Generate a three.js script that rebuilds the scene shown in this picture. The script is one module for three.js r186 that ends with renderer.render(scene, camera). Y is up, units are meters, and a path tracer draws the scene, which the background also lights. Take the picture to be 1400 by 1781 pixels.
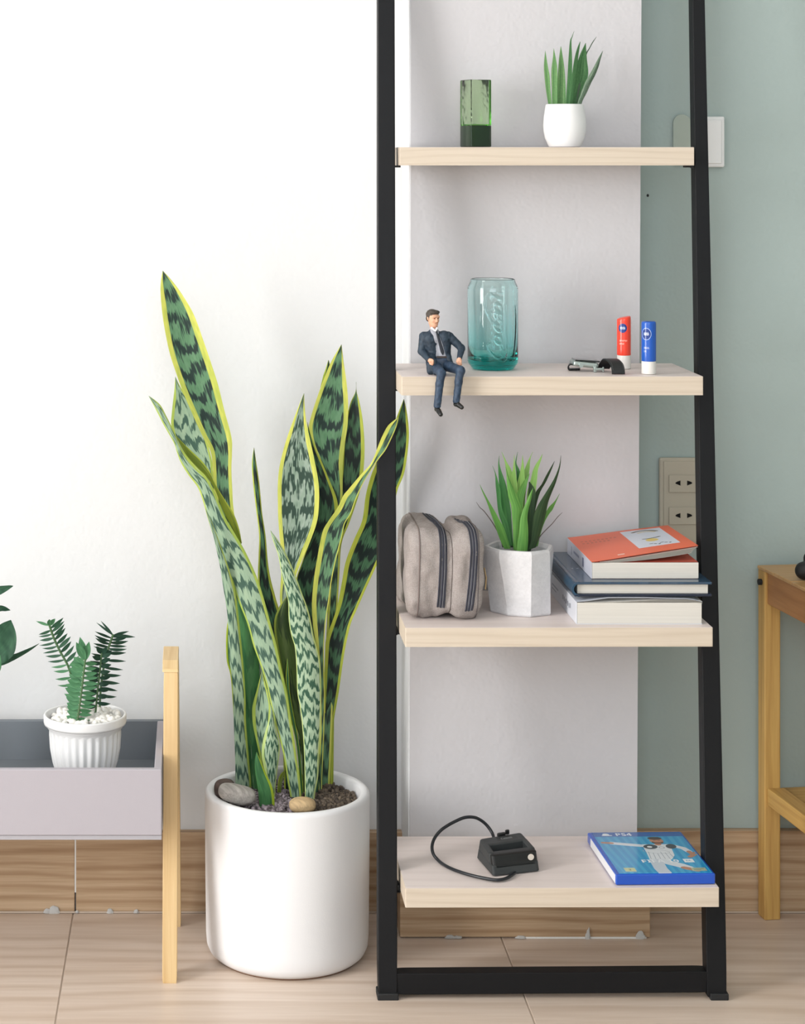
import * as THREE from 'three';
import { RoundedBoxGeometry } from 'three/addons/geometries/RoundedBoxGeometry.js';
import { mergeGeometries, mergeVertices, toCreasedNormals } from 'three/addons/utils/BufferGeometryUtils.js';
import { RectAreaLightUniformsLib } from 'three/addons/lights/RectAreaLightUniformsLib.js';

// ---------------------------------------------------------------- camera, sky, lights, exposure
// The camera stands 1.1 m above the floor and looks level at the back wall; the lens is shifted down and to the right.
const F = 3600, EYE = 1.1075, CX = 340, CY = 280, W = 1400, H = 1781;
const scene = new THREE.Scene();
const camera = new THREE.PerspectiveCamera(2 * Math.atan(H / 2 / F) * 180 / Math.PI, W / H, 0.05, 50);
camera.position.set(0, EYE, 0);
camera.lookAt(0, EYE, -1);
camera.setViewOffset(W, H, W / 2 - CX, H / 2 - CY, W, H);
camera.updateProjectionMatrix();
const renderer = new THREE.WebGLRenderer({ antialias: true });
renderer.toneMapping = THREE.LinearToneMapping;
renderer.toneMappingExposure = 0.425;
renderer.shadowMap.enabled = true;
scene.background = new THREE.Color(0.80, 0.90, 1.0);        // bright overcast sky outside the windows
RectAreaLightUniformsLib.init();
// room: x LEFT..RIGHT, z BACK..FRONT
const LEFT = -2.6, RIGHT = 2.3, BACK = -3.062, FRONT = 0.9, TOP = 2.7;
const WIN1 = { z0: -1.6, z1: -0.5, y0: 0.3, y1: 2.35 };   // tall window in the left wall
const WIN2 = { x0: -1.0, x1: 0.8, y0: 0.95, y1: 2.35 };      // added window, unseen behind the camera, for cool fill light
function windowLight(color, intensity, w, h, pos, look) {
  const l = new THREE.RectAreaLight(color, intensity, w, h);
  l.position.set(...pos); l.lookAt(...look); scene.add(l);
  return l;
}
windowLight(new THREE.Color(1.0, 0.99, 0.965), 35, WIN1.z1 - WIN1.z0, WIN1.y1 - WIN1.y0, [LEFT + 0.02, (WIN1.y0 + WIN1.y1) / 2, (WIN1.z0 + WIN1.z1) / 2], [5, (WIN1.y0 + WIN1.y1) / 2, (WIN1.z0 + WIN1.z1) / 2]);
windowLight(new THREE.Color(0.88, 0.94, 1.0), 9, WIN2.x1 - WIN2.x0, WIN2.y1 - WIN2.y0, [(WIN2.x0 + WIN2.x1) / 2, (WIN2.y0 + WIN2.y1) / 2, FRONT - 0.02], [(WIN2.x0 + WIN2.x1) / 2, (WIN2.y0 + WIN2.y1) / 2, -5]);  // fill light, placed in the added opening behind the camera

// ---------------------------------------------------------------- helpers
const V = (x, y, z) => new THREE.Vector3(x, y, z);
const at = (px, py, d) => V((px - CX) * d / F, EYE - (py - CY) * d / F, -d);   // a point of the place at depth d, from its position in the photograph
const depthOn = (py, y) => (EYE - y) * F / (py - CY);                          // depth of a point on a level surface
const xAt = (px, d) => (px - CX) * d / F, yAt = (py, d) => EYE - (py - CY) * d / F;
let seed = 7;
const rnd = () => { seed = (seed + 0x6d2b79f5) | 0; let t = Math.imul(seed ^ (seed >>> 15), 1 | seed); t = (t + Math.imul(t ^ (t >>> 7), 61 | t)) ^ t; return ((t ^ (t >>> 14)) >>> 0) / 4294967296; };
const rr = (a, b) => a + (b - a) * rnd();
const clamp = (x, a, b) => Math.min(b, Math.max(a, x));
const mix = (a, b, t) => a + (b - a) * t;
const smooth = (a, b, x) => { const t = clamp((x - a) / (b - a), 0, 1); return t * t * (3 - 2 * t); };
const hash = (x, y) => { let h = Math.imul(x | 0, 374761393) + Math.imul(y | 0, 668265263); h = Math.imul(h ^ (h >>> 13), 1274126177); return ((h ^ (h >>> 16)) >>> 0) / 4294967296; };
const noise = (x, y) => { const i = Math.floor(x), j = Math.floor(y), u = smooth(0, 1, x - i), v = smooth(0, 1, y - j); return mix(mix(hash(i, j), hash(i + 1, j), u), mix(hash(i, j + 1), hash(i + 1, j + 1), u), v); };
const fbm = (x, y, o = 4) => { let s = 0, a = 0.5, n = 0; for (let k = 0; k < o; k++) { s += a * noise(x, y); n += a; a *= 0.5; x = x * 2.03 + 17.1; y = y * 2.03 + 9.7; } return s / n; };
const srgb = (r, g, b) => new THREE.Color().setRGB(r / 255, g / 255, b / 255, THREE.SRGBColorSpace);

const used = new Map();
function numbered(name) { const n = used.get(name) ?? 0; used.set(name, n + 1); return n ? name + '_' + String(n).padStart(3, '0') : name; }
function shade(o) { o.traverse((m) => { if (m.isMesh) { m.castShadow = true; m.receiveShadow = true; } }); return o; }
function thing(name, label, category, pos, group) {
  const o = new THREE.Group(); o.name = numbered(name); o.position.copy(pos.isVector3 ? pos : V(...pos));
  o.userData = { label, category }; if (group) o.userData.group = group;
  scene.add(o); return o;
}
// a part: its geometry is given in the place's axes and moved into those of its parent
function part(parent, name, geo, mat, label) {
  const o = new THREE.Mesh(geo, mat); o.name = name; if (label) o.userData.label = label;
  const off = V(0, 0, 0); for (let p = parent; p && p !== scene; p = p.parent) off.add(p.position);
  geo.translate(-off.x, -off.y, -off.z);
  parent.add(o); o.castShadow = o.receiveShadow = true; return o;
}
function struct(name, geo, mat, parent = scene) {
  const o = new THREE.Mesh(geo, mat); o.name = parent === scene ? numbered(name) : name; if (parent === scene) o.userData.kind = 'structure';
  o.castShadow = o.receiveShadow = true; parent.add(o); return o;
}
function structGroup(name) { const g = new THREE.Group(); g.name = numbered(name); g.userData.kind = 'structure'; scene.add(g); return g; }

// texture coordinates in metres, from the side that each face looks to; the grain runs along `along`
function metres(geo, along = 'x', off = 0) {
  const g = geo.index ? geo.toNonIndexed() : geo, p = g.attributes.position, uv = new Float32Array(p.count * 2);
  const a = V(0, 0, 0), b = V(0, 0, 0), c = V(0, 0, 0), n = V(0, 0, 0);
  for (let i = 0; i < p.count; i += 3) {
    a.fromBufferAttribute(p, i); b.fromBufferAttribute(p, i + 1); c.fromBufferAttribute(p, i + 2);
    n.subVectors(b, a).cross(c.clone().sub(a)); n.set(Math.abs(n.x), Math.abs(n.y), Math.abs(n.z));
    const drop = n.x > n.y && n.x > n.z ? 'x' : n.y > n.z ? 'y' : 'z';
    const axes = ['x', 'y', 'z'].filter((k) => k !== drop), u = axes.includes(along) ? along : axes[0], v = axes.find((k) => k !== u);
    [a, b, c].forEach((q, k) => { uv[(i + k) * 2] = q[u] + off; uv[(i + k) * 2 + 1] = q[v] + off * 0.37; });
  }
  g.setAttribute('uv', new THREE.BufferAttribute(uv, 2)); return g;
}
// a box with eased edges between two corners
function bx(x0, x1, y0, y1, z0, z1, r = 0.001, along = 'x', off = 0) {
  const w = Math.abs(x1 - x0), h = Math.abs(y1 - y0), d = Math.abs(z1 - z0), rad = Math.min(r, w / 2.2, h / 2.2, d / 2.2);
  const g = rad > 0 ? new RoundedBoxGeometry(w, h, d, 2, rad) : new THREE.BoxGeometry(w, h, d);
  g.translate((x0 + x1) / 2, (y0 + y1) / 2, (z0 + z1) / 2);
  return metres(g, along, off);
}
// eight corners: four round the bottom, four above them
function hexa(c, r = 0, along = 'y', off = 0) {
  const g = r > 0 ? new RoundedBoxGeometry(1, 1, 1, 2, r) : new THREE.BoxGeometry(1, 1, 1), p = g.attributes.position;
  for (let i = 0; i < p.count; i++) {
    const u = p.getX(i) + 0.5, v = p.getY(i) + 0.5, w = p.getZ(i) + 0.5, q = V(0, 0, 0);
    [[0, 0, 0], [1, 0, 0], [1, 0, 1], [0, 0, 1], [0, 1, 0], [1, 1, 0], [1, 1, 1], [0, 1, 1]].forEach(([a, b, d], k) => q.addScaledVector(c[k], (a ? u : 1 - u) * (b ? v : 1 - v) * (d ? w : 1 - w)));
    p.setXYZ(i, q.x, q.y, q.z);
  }
  g.computeVertexNormals(); return metres(g, along, off);
}
function lathe(pts, x, y, z, seg = 64) { const g = new THREE.LatheGeometry(pts.map(([r, h]) => new THREE.Vector2(r, h)), seg); g.translate(x, y, z); return g; }
function tube(points, r, seg = 80, rad = 10, closed = false) { return new THREE.TubeGeometry(new THREE.CatmullRomCurve3(points, closed, 'centripetal'), seg, r, rad, closed); }
function loft(rings, capStart = true, capEnd = true) {
  const n = rings[0].length, pos = [], idx = [];
  rings.forEach((r) => r.forEach((p) => pos.push(p.x, p.y, p.z)));
  for (let i = 0; i < rings.length - 1; i++) for (let j = 0; j < n; j++) { const a = i * n + j, b = i * n + (j + 1) % n, c = a + n, d = b + n; idx.push(a, b, d, a, d, c); }
  const cap = (i, flip) => { const m = rings[i].reduce((s, p) => s.add(p), V(0, 0, 0)).divideScalar(n), k = pos.length / 3; pos.push(m.x, m.y, m.z); for (let j = 0; j < n; j++) { const a = i * n + j, b = i * n + (j + 1) % n; flip ? idx.push(k, b, a) : idx.push(k, a, b); } };
  if (capStart) cap(0, true); if (capEnd) cap(rings.length - 1, false);
  const g = new THREE.BufferGeometry(); g.setAttribute('position', new THREE.Float32BufferAttribute(pos, 3)); g.setIndex(idx);
  g.setAttribute('uv', new THREE.Float32BufferAttribute(new Float32Array(pos.length / 3 * 2), 2)); g.computeVertexNormals(); return g;
}
function merged(list) { return mergeGeometries(list.map((g) => { const k = g.index ? g.toNonIndexed() : g.clone(); for (const n of Object.keys(k.attributes)) if (!['position', 'normal', 'uv'].includes(n)) k.deleteAttribute(n); if (!k.attributes.uv) k.setAttribute('uv', new THREE.Float32BufferAttribute(new Float32Array(k.attributes.position.count * 2), 2)); return k; })); }

// surface of a distance field, as a net with one vertex per crossed cell
function netOf(sdf, lo, hi, cell) {
  const n = [0, 1, 2].map((k) => Math.ceil((hi.getComponent(k) - lo.getComponent(k)) / cell) + 1), [nx, ny, nz] = n, f = new Float32Array(nx * ny * nz);
  for (let k = 0, o = 0; k < nz; k++) for (let j = 0; j < ny; j++) for (let i = 0; i < nx; i++) f[o++] = sdf(lo.x + i * cell, lo.y + j * cell, lo.z + k * cell);
  const at = new Int32Array(nx * ny * nz).fill(-1), pos = [], idx = [], I = (i, j, k) => i + nx * (j + ny * k);
  const ed = []; for (let a = 0; a < 8; a++) for (let b = a + 1; b < 8; b++) { const x = a ^ b; if (x === 1 || x === 2 || x === 4) ed.push([a, b]); }
  for (let k = 0; k < nz - 1; k++) for (let j = 0; j < ny - 1; j++) for (let i = 0; i < nx - 1; i++) {
    const v = [0, 1, 2, 3, 4, 5, 6, 7].map((c) => f[I(i + (c & 1), j + ((c >> 1) & 1), k + (c >> 2))]);
    let m = 0; for (let c = 0; c < 8; c++) if (v[c] < 0) m |= 1 << c;
    if (m === 0 || m === 255) continue;
    let x = 0, y = 0, z = 0, q = 0;
    for (const [a, b] of ed) if ((v[a] < 0) !== (v[b] < 0)) { const t = v[a] / (v[a] - v[b]); x += mix(a & 1, b & 1, t); y += mix((a >> 1) & 1, (b >> 1) & 1, t); z += mix(a >> 2, b >> 2, t); q++; }
    at[I(i, j, k)] = pos.length / 3; pos.push(lo.x + (i + x / q) * cell, lo.y + (j + y / q) * cell, lo.z + (k + z / q) * cell);
  }
  const quad = (a, b, c, d, flip) => { if (a < 0 || b < 0 || c < 0 || d < 0) return; flip ? idx.push(a, c, b, a, d, c) : idx.push(a, b, c, a, c, d); };
  for (let k = 1; k < nz - 1; k++) for (let j = 1; j < ny - 1; j++) for (let i = 1; i < nx - 1; i++) {
    const s = f[I(i, j, k)] < 0;
    if (s !== f[I(i + 1, j, k)] < 0) quad(at[I(i, j - 1, k - 1)], at[I(i, j, k - 1)], at[I(i, j, k)], at[I(i, j - 1, k)], !s);
    if (s !== f[I(i, j + 1, k)] < 0) quad(at[I(i - 1, j, k - 1)], at[I(i - 1, j, k)], at[I(i, j, k)], at[I(i, j, k - 1)], !s);
    if (s !== f[I(i, j, k + 1)] < 0) quad(at[I(i - 1, j - 1, k)], at[I(i, j - 1, k)], at[I(i, j, k)], at[I(i - 1, j, k)], !s);
  }
  const g = new THREE.BufferGeometry(); g.setAttribute('position', new THREE.Float32BufferAttribute(pos, 3)); g.setIndex(idx);
  const uv = new Float32Array(pos.length / 3 * 2); for (let i = 0; i < pos.length / 3; i++) { uv[2 * i] = pos[3 * i] + pos[3 * i + 2] * 0.6; uv[2 * i + 1] = pos[3 * i + 1]; }
  g.setAttribute('uv', new THREE.Float32BufferAttribute(uv, 2)); g.computeVertexNormals(); return g;
}
const smin = (a, b, k) => { const h = Math.max(k - Math.abs(a - b), 0) / k; return Math.min(a, b) - h * h * k / 4; };
// distance to a tapered capsule
function cone(a, b, ra, rb) {
  const dx = b.x - a.x, dy = b.y - a.y, dz = b.z - a.z, L = dx * dx + dy * dy + dz * dz || 1e-12;
  return (x, y, z) => { const px = x - a.x, py = y - a.y, pz = z - a.z, t = clamp((px * dx + py * dy + pz * dz) / L, 0, 1); return Math.hypot(px - dx * t, py - dy * t, pz - dz * t) - mix(ra, rb, t); };
}
function union(list, k) { return (x, y, z) => { let d = list[0](x, y, z); for (let i = 1; i < list.length; i++) d = smin(d, list[i](x, y, z), k); return d; }; }

// ---------------------------------------------------------------- textures and materials
function dataTex(w, h, fn, colour = true, rx = 1, ry = 1) {
  const d = new Uint8Array(w * h * 4);
  for (let j = 0; j < h; j++) for (let i = 0; i < w; i++) { const c = fn(i / w, j / h, i, j), o = (j * w + i) * 4; if (colour) { d[o] = clamp(c[0], 0, 255); d[o + 1] = clamp(c[1], 0, 255); d[o + 2] = clamp(c[2], 0, 255); } else d[o] = d[o + 1] = d[o + 2] = clamp(c * 255, 0, 255); d[o + 3] = 255; }
  const t = new THREE.DataTexture(d, w, h, THREE.RGBAFormat); t.magFilter = THREE.LinearFilter; t.minFilter = THREE.LinearFilter; t.wrapS = t.wrapT = THREE.RepeatWrapping;
  t.colorSpace = colour ? THREE.SRGBColorSpace : THREE.NoColorSpace; t.repeat.set(rx, ry); t.needsUpdate = true; return t;
}
const lerp3 = (a, b, t) => [mix(a[0], b[0], t), mix(a[1], b[1], t), mix(a[2], b[2], t)];
// noise that repeats after n cells in both directions
const wrapNoise = (x, y, n, m) => { const i = Math.floor(x), j = Math.floor(y), u = smooth(0, 1, x - i), v = smooth(0, 1, y - j), q = (a, b) => hash(((a % n) + n) % n + n * 131, ((b % m) + m) % m + m * 57); return mix(mix(q(i, j), q(i + 1, j), u), mix(q(i, j + 1), q(i + 1, j + 1), u), v); };
// wood grain along u; one repeat is len by wid metres
function woodTex(len, wid, light, dark, lines, strength, w = 512, h = 512) {
  return dataTex(w, h, (u, v) => {
    const warp = wrapNoise(u * 3, v * 4, 3, 4) * 0.6 + wrapNoise(u * 7, v * 9, 7, 9) * 0.25;
    const ring = 0.5 + 0.5 * Math.sin(2 * Math.PI * (v * lines + warp * 2.2));
    const fibre = wrapNoise(u * 12, v * lines * 9, 12, lines * 9) * 0.6 + wrapNoise(u * 30, v * lines * 22, 30, lines * 22) * 0.4;
    const big = wrapNoise(u * 2, v * 5, 2, 5);
    return lerp3(light, dark, clamp(strength * (0.45 * Math.pow(ring, 3) + 0.55 * fibre + 0.3 * (big - 0.5)), 0, 1));
  }, true, 1 / len, 1 / wid);
}
const std = (o) => new THREE.MeshStandardMaterial(o);
const phys = (o) => new THREE.MeshPhysicalMaterial(o);
const plasterBump = dataTex(512, 512, (u, v) => wrapNoise(u * 40, v * 40, 40, 40) * 0.5 + wrapNoise(u * 128, v * 128, 128, 128) * 0.5, false, 1 / 0.5, 1 / 0.5);
const grainBump = dataTex(256, 256, (u, v) => hash(u * 256, v * 256) * 0.5 + wrapNoise(u * 64, v * 64, 64, 64) * 0.5, false, 1 / 0.06, 1 / 0.06);
const weaveBump = dataTex(256, 256, (u, v) => (0.5 + 0.25 * Math.sin(u * 2 * Math.PI * 24) + 0.25 * Math.sin(v * 2 * Math.PI * 24)) * (0.6 + 0.4 * hash(u * 256, v * 256)), false, 1 / 0.03, 1 / 0.03);
const M = {
  wallWhite: std({ color: srgb(225, 226, 227), roughness: 0.9, bumpMap: plasterBump, bumpScale: 0.0004 }),
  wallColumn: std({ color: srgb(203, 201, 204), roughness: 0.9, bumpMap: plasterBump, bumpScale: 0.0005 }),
  wallGreen: std({ color: srgb(169, 183, 180), roughness: 0.88, bumpMap: plasterBump, bumpScale: 0.0005 }),
  ceiling: std({ color: srgb(246, 246, 246), roughness: 0.95 }),
  grout: std({ color: srgb(198, 182, 166), roughness: 0.95 }),
  plaster: std({ color: srgb(240, 240, 238), roughness: 0.95, bumpMap: grainBump, bumpScale: 0.0006 }),
  floorWood: phys({ map: woodTex(1.2, 0.42, [226, 210, 196], [188, 164, 144], 9, 0.7), roughness: 0.34, specularIntensity: 0.8, bumpMap: grainBump, bumpScale: 0.00003 }),
  skirtWood: phys({ map: woodTex(0.9, 0.24, [204, 178, 148], [150, 118, 86], 12, 0.9), roughness: 0.45 }),
  shelfWood: std({ map: woodTex(0.8, 0.1, [216, 203, 186], [190, 173, 153], 10, 0.6), roughness: 0.62 }),
  shelfTop: std({ map: woodTex(0.8, 0.3, [229, 217, 212], [209, 195, 190], 10, 0.5), roughness: 0.45 }),
  pine: std({ map: woodTex(0.7, 0.09, [226, 198, 150], [198, 160, 108], 5, 0.7), roughness: 0.55 }),
  stoolWood: std({ map: woodTex(0.6, 0.08, [208, 168, 98], [172, 128, 66], 4, 0.7), roughness: 0.5 }),
  seatWood: std({ map: woodTex(0.6, 0.1, [206, 164, 112], [180, 134, 82], 5, 0.6), roughness: 0.4 }),
  apronWood: std({ map: woodTex(0.6, 0.1, [196, 142, 92], [160, 108, 64], 5, 0.7), roughness: 0.5 }),
  blackSteel: phys({ color: srgb(15, 16, 19), roughness: 0.5, specularIntensity: 0.5, bumpMap: grainBump, bumpScale: 0.00004 }),
  blackRubber: std({ color: srgb(24, 25, 27), roughness: 0.7 }),
  potWhite: phys({ color: srgb(236, 236, 238), roughness: 0.55, bumpMap: grainBump, bumpScale: 0.00008 }),
  concrete: std({ map: dataTex(256, 256, (u, v) => { const k = wrapNoise(u * 9, v * 9, 9, 9) * 10 + wrapNoise(u * 40, v * 40, 40, 40) * 8 - (hash(u * 256, v * 256) > 0.995 ? 40 : 0); return [206 + k, 205 + k, 207 + k]; }, true, 10, 10), roughness: 0.85, bumpMap: grainBump, bumpScale: 0.0003 }),
  ceramic: phys({ color: srgb(240, 240, 240), roughness: 0.45 }),
  plasticWhite: phys({ color: srgb(232, 232, 232), roughness: 0.42 }),
  soil: std({ color: srgb(52, 44, 38), roughness: 1, bumpMap: grainBump, bumpScale: 0.002 }),
  crateFront: std({ color: srgb(174, 169, 176), roughness: 0.7, bumpMap: grainBump, bumpScale: 0.00006 }),
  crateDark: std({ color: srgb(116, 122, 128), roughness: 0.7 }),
  stem: std({ color: srgb(76, 108, 70), roughness: 0.6 }),
};
// ---------------------------------------------------------------- the room
const T = 0.12, COLF = -2.962, SKF = 0.014;                       // wall thickness, face of the column, skirting thickness
const COLX0 = xAt(712, 2.962), COLX1 = 0.6375, MEET = 0.47;       // the column, and where white wall meets green behind it
const plane = (x0, x1, y0, y1, z0, z1, off = 0) => bx(x0, x1, y0, y1, z0, z1, 0, 'x', off);
struct('wall_back', plane(LEFT - T, MEET, 0, TOP, BACK - T, BACK), M.wallWhite);
struct('wall_back_green', plane(MEET, RIGHT + T, 0, TOP, BACK - T, BACK), M.wallGreen);
{ // the column leans a few millimetres, as painted plaster edges do
  const c = (x, y, z) => V(x, y, z), l = 0.0072;
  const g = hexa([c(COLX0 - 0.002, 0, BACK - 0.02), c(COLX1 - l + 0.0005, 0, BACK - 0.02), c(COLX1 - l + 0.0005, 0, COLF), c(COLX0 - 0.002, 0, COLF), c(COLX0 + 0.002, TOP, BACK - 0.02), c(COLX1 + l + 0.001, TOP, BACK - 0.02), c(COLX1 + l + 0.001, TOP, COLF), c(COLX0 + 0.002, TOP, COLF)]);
  struct('column', g, M.wallWhite);  // light on the left side is put into its whiter colour
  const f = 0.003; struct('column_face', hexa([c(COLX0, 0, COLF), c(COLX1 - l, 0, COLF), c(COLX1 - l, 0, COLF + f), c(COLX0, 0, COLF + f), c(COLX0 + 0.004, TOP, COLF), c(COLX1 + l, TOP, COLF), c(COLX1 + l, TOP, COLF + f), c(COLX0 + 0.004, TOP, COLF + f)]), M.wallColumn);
}
// left wall with its window opening, right wall, wall behind the camera with the added fill opening
struct('wall_left', merged([plane(LEFT - T, LEFT, 0, WIN1.y0, BACK - T, FRONT + T), plane(LEFT - T, LEFT, WIN1.y1, TOP, BACK - T, FRONT + T), plane(LEFT - T, LEFT, WIN1.y0, WIN1.y1, BACK - T, WIN1.z0), plane(LEFT - T, LEFT, WIN1.y0, WIN1.y1, WIN1.z1, FRONT + T)]), M.wallWhite);
struct('wall_right', plane(RIGHT, RIGHT + T, 0, TOP, BACK - T, FRONT + T), M.wallGreen);
struct('wall_front', merged([plane(LEFT, RIGHT, 0, WIN2.y0, FRONT, FRONT + T), plane(LEFT, RIGHT, WIN2.y1, TOP, FRONT, FRONT + T), plane(LEFT, WIN2.x0, WIN2.y0, WIN2.y1, FRONT, FRONT + T), plane(WIN2.x1, RIGHT, WIN2.y0, WIN2.y1, FRONT, FRONT + T)]), M.wallWhite);
struct('ceiling', plane(LEFT - T, RIGHT + T, TOP, TOP + T, BACK - T, FRONT + T), M.ceiling);
{ const w = structGroup('window_1'), b = 0.05, x0 = LEFT - 0.09, x1 = LEFT - 0.04, { z0, z1, y0, y1 } = WIN1;
  for (const g of [bx(x0, x1, y0, y0 + b, z0, z1), bx(x0, x1, y1 - b, y1, z0, z1), bx(x0, x1, y0, y1, z0, z0 + b), bx(x0, x1, y0, y1, z1 - b, z1), bx(x0, x1, y0, y1, (z0 + z1) / 2 - 0.02, (z0 + z1) / 2 + 0.02)]) struct('window_frame', g, M.plasticWhite, w); }
{ const w = structGroup('added_window_2'), b = 0.05, z0 = FRONT + 0.04, z1 = FRONT + 0.09, { x0, x1, y0, y1 } = WIN2;  // frame of the added fill opening, out of view
  for (const g of [bx(x0, x1, y0, y0 + b, z0, z1), bx(x0, x1, y1 - b, y1, z0, z1), bx(x0, x0 + b, y0, y1, z0, z1), bx(x1 - b, x1, y0, y1, z0, z1), bx((x0 + x1) / 2 - 0.02, (x0 + x1) / 2 + 0.02, y0, y1, z0, z1)]) struct('window_frame', g, M.plasticWhite, w); }
// floor: a screed with wood-look tiles on it, 0.6 m by 0.6 m, 2 mm joints
{ const f = structGroup('floor');
  struct('screed', plane(LEFT - T, RIGHT + T, -0.1, -0.0015, BACK - T, FRONT + T), M.grout, f);
  const S = 0.616, X0 = -0.18, Z0 = BACK + 0.63;
  for (let i = -3; i < 5; i++) for (let j = -1; j < 7; j++) {
    const x0 = Math.max(LEFT, X0 + i * S + 0.001), x1 = Math.min(RIGHT, X0 + (i + 1) * S - 0.001), z0 = Math.max(BACK, Z0 + (j - 1) * S + 0.001), z1 = Math.min(FRONT, Z0 + j * S - 0.001);
    if (x1 - x0 > 0.02 && z1 - z0 > 0.02) struct('floor_tile', bx(x0, x1, -0.01, 0, z0, z1, 0.0008, 'x', i * 3.37 + j * 1.91), M.floorWood, f);
  } }
// skirting tiles
const SKH = 0.119, SKC = 0.108;
{ const s = structGroup('baseboard_back'), z = BACK + SKF;
  let k = 0;
  for (const [a, b] of [[LEFT, -0.78], [-0.778, xAt(131, 3.048) - 0.001], [xAt(131, 3.048) + 0.001, COLX0 + 0.02]]) struct('skirting_tile', bx(a, b, 0.002, SKH + (k === 1 ? 0.0008 : 0), BACK, z - (k === 1 ? 0.0006 : 0), 0.0012, 'x', 0.71 * ++k), M.skirtWood, s);
  for (const [a, b] of [[COLX1 - 0.02, 1.13], [1.132, RIGHT]]) struct('skirting_tile', bx(a, b, 0.002, SKH + 0.002, BACK, z, 0.0012, 'x', 0.83 * ++k), M.skirtWood, s);
}
{ const s = structGroup('baseboard_column'), z = COLF + SKF, a = COLX0 - SKF - 0.001, b = COLX1 + SKF - 0.004;
  struct('skirting_tile', bx(a, b, 0.002, SKC, COLF, z, 0.0012, 'x', 2.1), M.skirtWood, s);
  struct('skirting_tile', bx(a, COLX0 + 0.004, 0.002, SKC, BACK + SKF, COLF, 0.0012, 'z', 3.1), M.skirtWood, s);
  struct('skirting_tile', bx(COLX1 - 0.004, b, 0.002, SKC, BACK + SKF, COLF, 0.0012, 'z', 4.2), M.skirtWood, s);
}
{ const s = structGroup('baseboard_right'); struct('skirting_tile', bx(RIGHT - SKF, RIGHT, 0.002, SKH, BACK + SKF, FRONT, 0.0012, 'z', 5), M.skirtWood, s); }
{ const s = structGroup('baseboard_left'); struct('skirting_tile', bx(LEFT, LEFT + SKF, 0.002, SKH, BACK + SKF, FRONT, 0.0012, 'z', 6), M.skirtWood, s); }
// pale filler along the foot of the skirting, with dabs of spilt plaster
function dab(x, z, w, h) { const g = new THREE.IcosahedronGeometry(1, 2), p = g.attributes.position; for (let i = 0; i < p.count; i++) { const s = 0.75 + 0.5 * noise(p.getX(i) * 2 + x * 90, p.getY(i) * 2 + p.getZ(i)); p.setXYZ(i, p.getX(i) * s * w, Math.max(-0.2, p.getY(i)) * s * h, p.getZ(i) * s * 0.0022); } g.computeVertexNormals(); g.translate(x, 0.0015, z); return g; }
{ const s = structGroup('trim_1');
  struct('filler_joint', merged([bx(LEFT + 0.02, COLX0 - 0.02, 0, 0.0028, BACK + SKF - 0.001, BACK + SKF + 0.0012, 0.0006), bx(COLX1 + 0.02, RIGHT - 0.02, 0, 0.0028, BACK + SKF - 0.001, BACK + SKF + 0.0012, 0.0006)]), M.grout, s);
  struct('filler_joint', bx(xAt(900, 2.949), xAt(1124, 2.949), 0, 0.0026, COLF + SKF - 0.001, COLF + SKF + 0.0012, 0.0006), M.plaster, s);
  struct('filler_joint', bx(xAt(131, 3.048) - 0.001, xAt(131, 3.048) + 0.001, 0.03, SKH, BACK, BACK + SKF - 0.0008, 0), M.plaster, s);
  for (const [px, w, h] of [[95, 0.009, 0.009], [82, 0.006, 0.005], [191, 0.005, 0.006], [237, 0.004, 0.004], [134, 0.003, 0.003]]) struct('plaster_dab', dab(xAt(px, 3.047), BACK + SKF + 0.001, w, h), M.plaster, s);
  for (const [px, w, h] of [[783, 0.009, 0.0035], [796, 0.006, 0.0028], [905, 0.008, 0.003], [1022, 0.004, 0.008], [1023, 0.003, 0.014], [1113, 0.007, 0.009], [1118, 0.005, 0.004]]) struct('plaster_dab', dab(xAt(px, 2.948), COLF + SKF + 0.001, w, h), M.plaster, s);
}

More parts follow.
